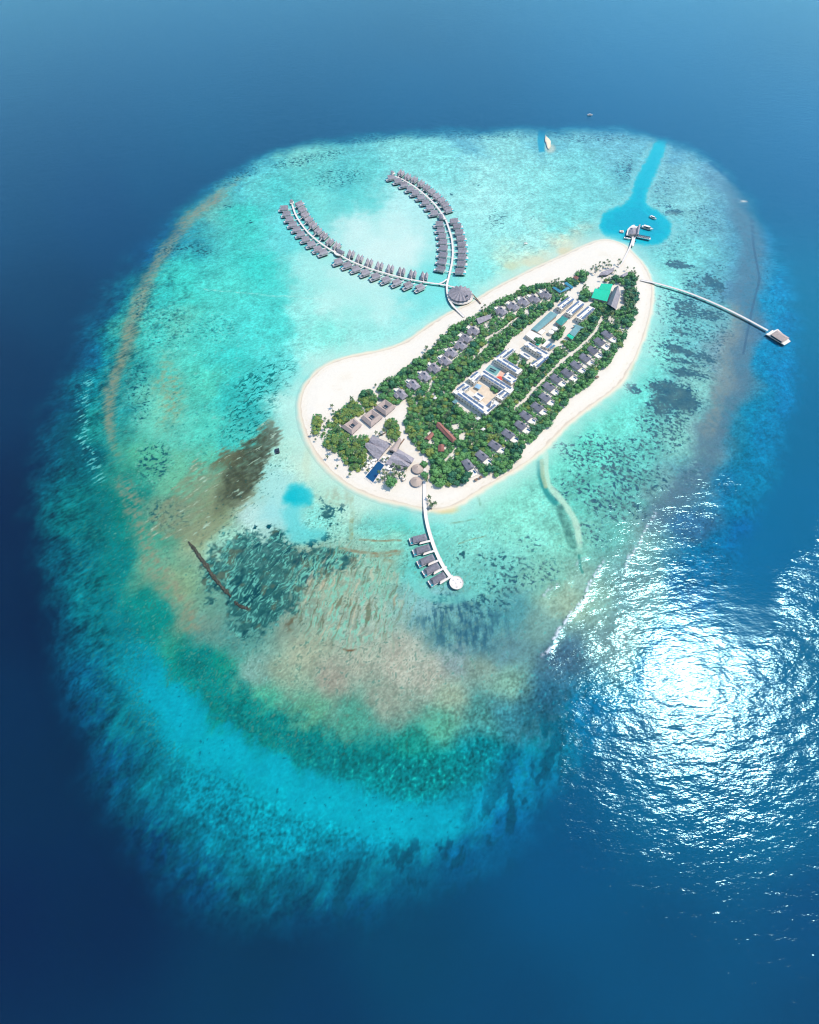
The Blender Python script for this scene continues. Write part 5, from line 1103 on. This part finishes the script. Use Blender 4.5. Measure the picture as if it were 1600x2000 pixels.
# ---------------------------------------------------------------- vegetation
def crown_mesh(name, seed, rad, hgt, nleaf=330, lobes=9, mat='leaf'):
    r = np.random.RandomState(seed); V = []; F = []; T = []
    L = [(0, 0, hgt*.62, rad*.62)]
    for i in range(lobes):
        a = 2*math.pi*(i/lobes+r.rand()*.08); q = rad*(.38+.28*r.rand()); L.append((q*math.cos(a), q*math.sin(a), hgt*(.38+.36*r.rand()), rad*(.32+.16*r.rand())))
    lt = r.rand(len(L))
    for li, (cx, cy, cz, cr) in enumerate(L):                    # inner twig mass of each lobe
        b = len(V); n = 8
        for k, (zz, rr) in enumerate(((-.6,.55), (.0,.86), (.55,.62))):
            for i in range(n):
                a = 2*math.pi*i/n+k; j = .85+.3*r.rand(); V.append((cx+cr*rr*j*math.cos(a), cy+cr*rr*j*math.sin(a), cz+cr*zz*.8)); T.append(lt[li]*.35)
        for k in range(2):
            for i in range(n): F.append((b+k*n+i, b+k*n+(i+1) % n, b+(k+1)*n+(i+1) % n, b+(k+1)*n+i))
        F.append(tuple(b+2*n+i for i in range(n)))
    for _ in range(nleaf):
        li = r.randint(len(L)); cx, cy, cz, cr = L[li]
        d = r.randn(3); d[2] = abs(d[2])*.9-.25; d /= np.linalg.norm(d)
        p = np.array([cx, cy, cz])+d*cr*np.array([1,1,.85])*(.86+.34*r.rand())
        nn = d+r.randn(3)*.45; nn /= np.linalg.norm(nn); u = np.cross(nn, r.randn(3)); u /= np.linalg.norm(u); v = np.cross(nn, u)
        s = rad*(.085+.075*r.rand()); b = len(V); t = np.clip(lt[li]*.5+r.rand()*.5-.08, 0, 1)*.55
        for a_, b_ in ((-1,-.5), (.3,-.8), (1,.3), (-.2,.8)): V.append(tuple(p+u*a_*s+v*b_*s)); T.append(t)
        F.append((b, b+1, b+2, b+3))
    me = bpy.data.meshes.new(name); me.from_pydata([tuple(map(float, p)) for p in V], [], F)
    at = me.attributes.new('tint', 'FLOAT', 'POINT'); at.data.foreach_set('value', np.array(T, np.float32))
    me.materials.append(M[mat]); return me
def trunk_mesh(seed, h, r0):
    r = np.random.RandomState(seed); m = MB(); bend = r.randn(2)*.5
    m.tube([(0,0,-.4), (bend[0]*.3, bend[1]*.3, h*.4), (bend[0], bend[1], h*.8)], [r0, r0*.75, r0*.5], 6)
    for i in range(4):
        a = i*1.6+r.rand(); m.tube([(bend[0]*.7, bend[1]*.7, h*.55), (bend[0]+1.6*math.cos(a), bend[1]+1.6*math.sin(a), h*.95)], [r0*.45, r0*.2], 5)
    me = bpy.data.meshes.new('trunk'); me.from_pydata(m.v, [], m.f); me.materials.append(M['trunk']); return me
CROWN = [crown_mesh('crown', s, 5.2, 8.6, 330, 8+s % 3, 'leaf') for s in range(5)]
CROWNY = [crown_mesh('crown', 40+s, 4.6, 7.0, 330, 8+s % 3, 'leafy') for s in range(3)]
TRUNK = [trunk_mesh(s, 7.0, .38) for s in range(3)]
def palm_mesh(seed, h, fl=3.4, nf=11):
    r = np.random.RandomState(seed); lean = r.randn(2)*.9
    t = MB(); t.tube([(0,0,-.4), (lean[0]*.25, lean[1]*.25, h*.35), (lean[0]*.65, lean[1]*.65, h*.7), (lean[0], lean[1], h)], [.24,.18,.15,.13], 6)
    c = MB(); T = []
    for i in range(nf):
        a = 2*math.pi*i/nf+r.rand()*.4; up = .9 if i % 3 == 0 else .35; l = fl*(.85+.3*r.rand()); pts = []
        for k in range(6):
            q = k/5; d = l*q; z = h+.1+up*l*(q*.75)-l*.95*q*q*(1 if i % 3 else .7); w = .62*math.sin(math.pi*min(1, .12+q*.85))*.9+.05
            x, y = lean[0]+d*math.cos(a)*.95, lean[1]+d*math.sin(a)*.95
            pts.append(((x-w*math.sin(a), y+w*math.cos(a), z-.22*w), (x, y, z), (x+w*math.sin(a), y-w*math.cos(a), z-.22*w)))
        V = [p for tri in pts for p in tri]; b = []
        for k in range(5): b += [(k*3, k*3+1, k*3+4, k*3+3), (k*3+1, k*3+2, k*3+5, k*3+4)]
        c.add(V, b)
    mt = bpy.data.meshes.new('trunk'); mt.from_pydata(t.v, [], t.f); mt.materials.append(M['trunk'])
    mc = bpy.data.meshes.new('crown'); mc.from_pydata(c.v, [], c.f); mc.materials.append(M['palm']); return mt, mc
PALM = [palm_mesh(s, 6.5+1.2*(s % 3)) for s in range(5)]
def plant(name, meshes, loc, rz, sc, label, cat, group):
    t = thing(name, label, cat, loc, rz, group); t.scale = sc
    for n, me in meshes:
        o = bpy.data.objects.new(n, me); COL.objects.link(o); o.parent = t
    return t
VEG = [
 [(610,815),(618,806),(629,810),(627,832),(622,852),(612,845),(608,830)],
 [(648,810),(668,796),(690,780),(700,783),(713,803),(697,812),(672,826),(655,822)],
 [(699,775),(712,764),(722,760),(738,775),(736,790),(718,800),(708,797)],
 [(640,822),(662,828),(685,852),(718,850),(722,868),(714,880),(716,900),(704,916),(690,920),(672,902),(656,880),(630,870),(626,852)],
 [(753,820),(768,814),(776,822),(781,840),(779,856),(770,862),(757,848)],
 [(740,768),(735,757),(748,744),(775,730),(800,712),(830,690),(852,672),(868,655),(880,634),(900,628),(915,622),(935,610),(958,594),(972,584),(990,577),(1005,572),(1020,563),(1040,556),(1060,553),(1080,552),(1100,548),(1120,540),(1125,530),(1135,524),(1150,532),(1147,542),(1125,556),(1105,572),(1085,590),(1060,612),(1030,640),(1000,664),(985,690),(960,705),(935,722),(910,740),(885,765),(890,785),(905,800),(940,812),(965,800),(985,782),(1000,765),(1010,740),(1025,715),(1050,700),(1080,690),(1092,670),(1110,655),(1125,636),(1150,620),(1165,600),(1170,588),(1185,585),(1200,605),(1222,600),(1238,590),(1243,610),(1234,630),(1222,655),(1215,672),(1200,692),(1190,708),(1175,722),(1160,730),(1165,742),(1140,758),(1120,772),(1100,792),(1085,812),(1063,838),(1048,856),(1025,866),(1020,884),(1004,906),(985,922),(968,928),(960,915),(948,930),(935,915),(922,927),(905,944),(880,948),(858,946),(845,944),(840,925),(842,900),(822,878),(806,868),(795,845),(790,822),(797,800),(788,782),(770,792),(752,784)],
 [(1046,662),(1056,652),(1068,668),(1052,674)],
 [(1025,672),(1040,664),(1045,678),(1030,682)],
 [(1082,640),(1100,636),(1110,645),(1090,665),(1078,660)],
 [(1180,545),(1195,540),(1215,540),(1235,528),(1243,545),(1240,560),(1225,556),(1205,550),(1190,552)],
 [(1222,562),(1242,560),(1245,590),(1230,600),(1220,585)],
 [(1128,540),(1136,526),(1150,532),(1146,546),(1134,548)],
 [(1040,592),(1000,612),(985,622),(1000,640),(1030,622),(1060,600)],
 [(955,755),(968,752),(972,764),(958,768)],[(968,768),(980,762),(985,772),(972,778)],
 [(990,700),(1005,686),(1015,692),(1012,706),(996,710)],[(1012,708),(1024,700),(1030,716),(1018,724)],
 [(1100,575),(1112,578),(1112,592),(1104,600),(1096,590)],[(1138,560),(1150,560),(1152,580),(1142,592),(1132,585)],
 [(1160,585),(1180,592),(1178,606),(1165,612),(1156,602)],
]
PATHS = [([(785,768),(795,790),(784,805),(784,835),(792,852),(805,868),(818,888),(832,902)],6.5),([(1177,618),(1163,647),(1147,664),(1124,684),(1097,705),(1072,731),(1045,758),(1030,776),(1006,795)],5),([(1074,606),(1000,664),(985,688),(963,702),(936,722),(908,744),(885,765)],5),([(1115,624),(1112,640),(1102,656),(1090,668),(1106,680),(1117,690)],5),([(870,715),(884,702)],3.5),([(924,700),(940,684),(955,668)],3),([(838,760),(842,750),(846,742)],4),([(806,775),(812,770)],3),([(870,900),(880,888),(892,872)],4),([(1012,618),(985,640),(962,652),(950,660)],3.5),([(642,835),(630,860),(622,880)],4),([(700,782),(712,800)],2.5),([(1095,552),(1125,562),(1150,556)],4),([(1140,600),(1120,612),(1112,624)],4),([(930,800),(934,812),(940,815)],3),([(944,838),(950,836)],4),([(945,620),(952,640)],4),([(1210,640),(1225,640)],2.5),([(660,800),(712,800)],0)]
CLEAR = [(877,846,6),(891,832,7),(903,852,7),(843,862,5),(840,845,5),(868,874,4),(885,890,5),(1194,622,8),(972,910,0),(880,795,0),(1030,608,5),(980,617,5),(1098,655,0)]
def in_poly(P, u, v): return poly_sd(P, np.array([u], float), np.array([v], float))[0]
def free(u, v, r):
    for P in BLOCK:
        if poly_sd(P, np.array([u], float), np.array([v], float))[0] > -r: return False
    for P, w in PATHS:
        if w and line_d(P, np.array([u], float), np.array([v], float))[0][0] < w*.55+r: return False
    for a, b, q in CLEAR:
        if q and math.hypot(u-a, v-b) < q+r: return False
    return True
cand = []
for _ in range(60000):
    P = VEG[R_.choice(len(VEG), p=VP)] if False else None
    u = R_.uniform(600, 1250); v = R_.uniform(515, 955); cand.append((u, v))
cand = np.array(cand); ins = np.zeros(len(cand), bool)
for P in VEG: ins |= poly_sd(P, cand[:,0], cand[:,1]) > 1.5
cand = cand[ins]
gap = np.full(len(cand), 99.)
for P in BLOCK: gap = np.minimum(gap, -poly_sd(P, cand[:,0], cand[:,1]))
for P, w in PATHS:
    if w: gap = np.minimum(gap, line_d(P, cand[:,0], cand[:,1])[0]-w*.5)
for a, b, q in CLEAR:
    if q: gap = np.minimum(gap, np.hypot(cand[:,0]-a, cand[:,1]-b)-q)
cand = cand[gap > 3.2]; gap = gap[gap > 3.2]
cx, cy = ground(cand[:,0], cand[:,1], LAND+4.5)
TREES = []; kept = np.zeros((0, 3))
def tree_r(u, v):
    return 3.3+3.6*R_.rand()**1.7
for (u, v), x, y, gp in zip(cand, cx, cy, gap):
    r = min(tree_r(u, v), max(2.6, gp/1.45*1.05))
    if len(kept):
        d = np.hypot(kept[:,0]-x, kept[:,1]-y)
        if (d < (kept[:,2]+r)*.72).any(): continue
    kept = np.vstack([kept, [x, y, r]]); TREES.append((x, y, r, u, v))
TREES += [(*W(764.5, 944, 5), 7.5, 764, 944), (*W(828.5, 906, 5), 4.6, 828, 906), (*W(829, 927, 5), 4.8, 829, 927), (*W(1050, 666, 5), 6, 1050, 666)]
print('trees', len(TREES))
def which(x, y):
    d = [(math.hypot(x-a, y-b), n) for a, b, n in LANDMARK]; d.sort(); return d[0][1], d[0][0]
def labelled(items, word, near_word):
    """label per plant: its rank by nearness to the nearest landmark"""
    byl = {}
    for i, it in enumerate(items):
        n, d = which(it[0], it[1]); byl.setdefault(n, []).append((d, i))
    out = {}
    for n, L in byl.items():
        L.sort()
        for k, (d, i) in enumerate(L):
            rank = 'nearest' if k == 0 else nth(k)+' nearest'
            out[i] = '%s, %s %s to %s' % (word(items[i]), rank, near_word, n)
            if len(out[i].replace('-', ' ').split()) > 16: out[i] = '%s, %s to %s' % (word(items[i]), rank, n)
    return out
yellow = lambda u, v: (u < 735 and v > 770) or (740 < u < 785 and v > 810 and v < 865) or (785 < u < 830 and v > 770 and v < 905 and R_.rand() < .45) or (R_.rand() < .12)
TT = [(x, y, r, u, v, yellow(u, v)) for x, y, r, u, v in TREES]
TT.sort(key=lambda t: -t[2]); lab = labelled(TT, lambda t: ('yellow-green tree' if t[5] else 'dark green tree'), 'of the trees')
REST = {0: (MB(), []), 1: (MB(), [])}
keep_ = set(sorted(range(len(TT)), key=lambda i: -TT[i][2]*(1+.0004*TT[i][4]))[:292])
for i, (x, y, r, u, v, yl) in enumerate(TT):
    s = r/5.2 if not yl else r/4.9; hs = s*(.6+.55*R_.rand())
    if yl: hs *= .8
    me = CROWNY[R_.randint(3)] if yl else CROWN[R_.randint(5)]
    if i not in keep_:
        a_ = R_.rand()*6.28; ca, sa = math.cos(a_), math.sin(a_)
        rm, rt = REST[int(yl)]; rm.add([(x+(p.co.x*ca-p.co.y*sa)*s, y+(p.co.x*sa+p.co.y*ca)*s, LAND-.1+p.co.z*hs) for p in me.vertices], [tuple(f.vertices) for f in me.polygons])
        k_ = R_.rand()*.9-.25; rt.append(np.array([d.value for d in me.attributes['tint'].data])+k_); continue
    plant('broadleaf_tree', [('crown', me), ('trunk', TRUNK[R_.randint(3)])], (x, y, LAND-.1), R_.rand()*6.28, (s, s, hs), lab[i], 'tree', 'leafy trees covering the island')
for q, (rm, rt) in REST.items():
    if not rm.v: continue
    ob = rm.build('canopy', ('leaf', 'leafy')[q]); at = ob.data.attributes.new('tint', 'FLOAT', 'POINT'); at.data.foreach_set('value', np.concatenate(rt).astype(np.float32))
    tag(ob, ('smaller dark green trees merging into one canopy between the larger ones', 'smaller yellow-green bushes merging into one canopy between the larger ones')[q], 'tree canopy', kind='stuff')
PALMS = []
def palms(pts): PALMS.extend(pts)
palms(z6((905,150),(860,200),(915,180),(880,240),(915,235),(965,245),(820,195),(765,210),(700,230),(660,250),(740,265),(780,265),(825,280),(690,325),(745,300),(705,355),(625,300),(1080,180),(1130,175),(1095,210),(1220,285),(1020,325),(905,470),(805,455),(1398,440),(1395,475)))
palms(z6((1330,300),(1300,340),(1350,345),(1365,380),(1335,370)))
palms([(1225+12*R_.rand()-2, 563+R_.rand()*6) for _ in range(4)])
for _ in range(46):
    f = R_.rand(); palms([(1216+f*2+R_.rand()*24, 568+R_.rand()*42)])
palms([(1195+R_.randn()*7, 622+R_.randn()*6) for _ in range(8)])
palms(z7((90,515),(140,515),(190,540),(100,560),(270,585),(300,600),(800,205),(1210,110),(1245,80),(1300,60),(1330,50),(1365,45),(1290,110),(1330,110),(1400,100),(1380,140),(1320,150),(1165,120),(1410,180),(1370,180),(1300,130)))
palms(zS((330,535),(265,780),(235,670),(180,700),(590,770),(640,830),(680,870),(500,840),(600,850),(780,690),(830,700),(870,740),(910,740),(1040,760),(1000,750),(660,560),(575,570),(800,800),(760,870),(700,900),(490,970),(560,950),(600,910),(950,850),(1000,910),(900,915),(840,850)))
palms(zoomed(580,680,5)((300,1050),(390,1150),(515,1220),(180,890),(335,560),(360,620),(280,690),(900,300),(760,360),(1260,10),(20,20),(1270,1280),(160,830)))
palms(zoomed(760,640,8)((700,245),(585,310),(765,220),(10,810),(350,700)))
palms([(748,838),(752,842),(742,846),(757,833),(733,846),(760,858),(765,866),(838.5,969),(840,977),(846,984),(850,985),(843,990),(951,855)])
palms([(640,822),(633,835),(655,812),(668,858),(690,912),(715,905),(650,880)])
cq = cand[R_.permutation(len(cand))[:60]]; TALL = len(PALMS); palms([tuple(q) for q in cq])
PALMS = [p for p in PALMS if 590 < p[0] < 1262]
PP = [W(p[0], p[1], LAND+4.5)+(p[0], p[1]) for p in PALMS]
lab = labelled(PP, lambda t: 'slim palm', 'of the palms')
for i, (x, y, u, v) in enumerate(PP):
    mt, mc = PALM[R_.randint(5)]; s = .55+.4*R_.rand(); zs = s*1.15 if i < TALL-2 else 1.35; s = s if i < TALL-2 else .85+.3*R_.rand()
    plant('coconut_palm', [('crown', mc), ('trunk', mt)], (x, y, LAND-.1), R_.rand()*6.28, (s, s, zs), lab[i], 'palm', 'coconut palms on the island')
# low scrub that fills the ground between the trees (one mass)
sc = np.stack([R_.uniform(600, 1250, 60000), R_.uniform(515, 955, 60000)], 1); ins = np.zeros(len(sc), bool)
for P in VEG: ins |= poly_sd(P, sc[:,0], sc[:,1]) > .5
sc = sc[ins]
for P in BLOCK: sc = sc[poly_sd(P, sc[:,0], sc[:,1]) < -.8]
for P, w in PATHS:
    if w: sc = sc[line_d(P, sc[:,0], sc[:,1])[0] > w*.5+.8]
for a, b, q in CLEAR:
    if q: sc = sc[np.hypot(sc[:,0]-a, sc[:,1]-b) > q+.5]
sx, sy = ground(sc[:,0], sc[:,1], LAND+.8); V = []; F = []; T = []
for x, y in zip(sx, sy):
    for _ in range(3):
        d = R_.randn(3); d[2] = abs(d[2])+.6; d /= np.linalg.norm(d); u = np.cross(d, R_.randn(3)); u /= np.linalg.norm(u); v = np.cross(d, u)
        p = np.array([x+R_.randn()*.7, y+R_.randn()*.7, LAND+.5+R_.rand()*1.8]); s = .6+.6*R_.rand(); b = len(V); t = R_.rand()*.6
        for a_, b_ in ((-1,-.5), (.3,-.9), (1,.4), (-.3,.9)): V.append(tuple(p+u*a_*s+v*b_*s)); T.append(t)
        F.append((b, b+1, b+2, b+3))
me = bpy.data.meshes.new('undergrowth'); me.from_pydata([tuple(map(float, p)) for p in V], [], F)
at = me.attributes.new('tint', 'FLOAT', 'POINT'); at.data.foreach_set('value', np.array(T, np.float32)); me.materials.append(M['leaf'])
ug = bpy.data.objects.new('undergrowth', me); COL.objects.link(ug); tag(ug, 'low green scrub filling the ground between the trees', 'undergrowth', kind='stuff')
# ---------------------------------------------------------------- pool furniture
LT = zS((310,640),(355,600),(405,590),(345,690),(385,690),(285,640),(330,720),(395,640),(260,690),(205,745),(240,640),(440,575))
LT2 = zS((590,530),(640,540),(650,590),(700,510),(600,590),(560,565))
RTp = zS((690,705),(740,760),(790,745),(820,800),(770,835),(730,820),(650,880),(605,880),(560,880),(545,960),(590,930),(700,760),(665,740),(850,820),(640,940),(515,930),(940,905),(985,960))
def ordered(L, what, where):
    for i, p in enumerate(sorted(L, key=lambda q: -q[1])):
        yield p, '%s, %s from the beach %s' % (what, 'nearest' if i == 0 else nth(i), where)
for L, wh in ((LT, 'left of the pool'), (LT2, 'between pool and halls'), (RTp, 'right of the pool')):
    for p, l in ordered(L, 'white square parasol', wh): parasol(p, 2.9, l, 'canvas', group='white parasols round the pool')
def lounger(label, group):
    t = thing('sun_lounger', label, 'sun lounger', group=group)
    MB().box((.25,0,.36), (1.4,.7,.12)).build('seat', 'canvas', t); m = MB(); m.add([(-.45,-.35,.36),(-.45,.35,.36),(-1.0,.35,.8),(-1.0,-.35,.8),(-.45,-.35,.26),(-.45,.35,.26),(-1.0,.35,.7),(-1.0,-.35,.7)], [(0,1,2,3),(7,6,5,4),(0,3,7,4),(1,5,6,2),(2,6,7,3),(0,4,5,1)]); m.build('backrest', 'canvas', t)
    for x in (-.4,.8):
        for y in (-.28,.28): MB().box((x,y,.15), (.07,.07,.3)).build('leg', 'wood', t)
    return t
for L, wh in ((LT, 'left of the pool'), (RTp, 'right of the pool')):
    for p, l in ordered([(q[0]+1.4, q[1]+1.2) for q in L], 'white sun lounger', wh):
        x, y = W(p[0], p[1], LAND+.4); place('sl', lounger, (x, y, LAND), R_.rand()*.6-2.2, l, 'white sun loungers round the pool')
# drift logs and beach cabanas dotted on the sand
for p, l in ((zoomed(830,780,6.4)((640,1015))[0], 'brown wooden boat shelter on the south beach below the last reef-shore villa'), (zoomed(830,780,6.4)((695,985))[0], 'low grey rack behind the brown boat shelter on the south beach'), (zoomed(1000,620,6.667)((1105,790))[0], 'small brown shelter at the edge of the reef-side trees'), (zS((982,985))[0], 'small dark beach bar counter near the outer thatched hut'), (zS((1425,950))[0], 'small dark kiosk beside the landward end of the south jetty')):
    x, y = W(p[0], p[1], LAND); t = thing('beach_shelter', l, 'shelter', (x, y, LAND-.1), .5)
    MB().box((0,0,2.3), (4.2,3.0,.25)).build('roof', 'wood', t); MB().box((0,.9,1.0), (3.4,.25,2.0)).build('back_wall', 'wood', t)
    for sx_ in (-1.7,1.7):
        for sy_ in (-1.1,1.1): MB().box((sx_,sy_,1.1), (.16,.16,2.2)).build('post', 'wood', t)
# ---------------------------------------------------------------- light, sky, camera
el = math.asin(SUN[2]); az = math.atan2(SUN[0], SUN[1])
w = bpy.data.worlds.new('World'); SC.world = w; w.use_nodes = True
sk = w.node_tree.nodes.new('ShaderNodeTexSky'); sk.sky_type = 'NISHITA'; sk.sun_disc = False; sk.sun_elevation = el; sk.sun_rotation = az; sk.air_density = 1.5; sk.dust_density = 0; sk.ozone_density = 4.0
bg = w.node_tree.nodes['Background']; bg.inputs['Strength'].default_value = SKY; w.node_tree.links.new(sk.outputs[0], bg.inputs['Color'])
sl = bpy.data.lights.new('sun', 'SUN'); sl.energy = SUNE; sl.angle = math.radians(.53); sl.color = (1, .95, .86)
so = bpy.data.objects.new('sun', sl); COL.objects.link(so); so.rotation_euler = Vector(tuple(SUN)).to_track_quat('Z', 'Y').to_euler()
cd = bpy.data.cameras.new('camera'); cd.sensor_fit = 'VERTICAL'; cd.sensor_height = 24; cd.lens = 24*F_PX/2000; cd.clip_start = 1; cd.clip_end = 40000
co = bpy.data.objects.new('camera', cd); COL.objects.link(co); co.location = (0, 0, CAM_H); co.rotation_euler = (math.radians(90-TILT), 0, 0); SC.camera = co
if HAZE:
    hz = MB().box((0, 6300, 235), (20000, 17000, 500)).build('haze', None)
    hz.data.materials.clear(); m, N, L, P = new_mat('haze_air'); N.remove(P)
    pv = N.new('ShaderNodeVolumePrincipled'); pv.inputs['Color'].default_value = (.2,.64,1,1); pv.inputs['Density'].default_value = HAZE; pv.inputs['Anisotropy'].default_value = .4
    L.new(pv.outputs[0], N['Material Output'].inputs['Volume']); hz.data.materials.append(m); tag(hz, kind='stuff')
SC.view_settings.view_transform = 'Standard'; SC.view_settings.look = 'None'; SC.view_settings.exposure = .75; SC.view_settings.gamma = 1
SC.cycles.max_bounces = 6; SC.cycles.diffuse_bounces = 2; SC.cycles.glossy_bounces = 2; SC.cycles.transparent_max_bounces = 10; SC.cycles.volume_bounces = 0
SC.cycles.sample_clamp_indirect = 4; SC.cycles.caustics_reflective = False; SC.cycles.caustics_refractive = False
SC.cycles.use_adaptive_sampling = True; SC.cycles.adaptive_threshold = .008; SC.cycles.filter_width = 1.1; SC.cycles.use_denoising = True; SC.cycles.denoiser = 'OPENIMAGEDENOISE'; SC.cycles.denoising_input_passes = 'RGB_ALBEDO_NORMAL'; SC.cycles.denoising_prefilter = 'ACCURATE'
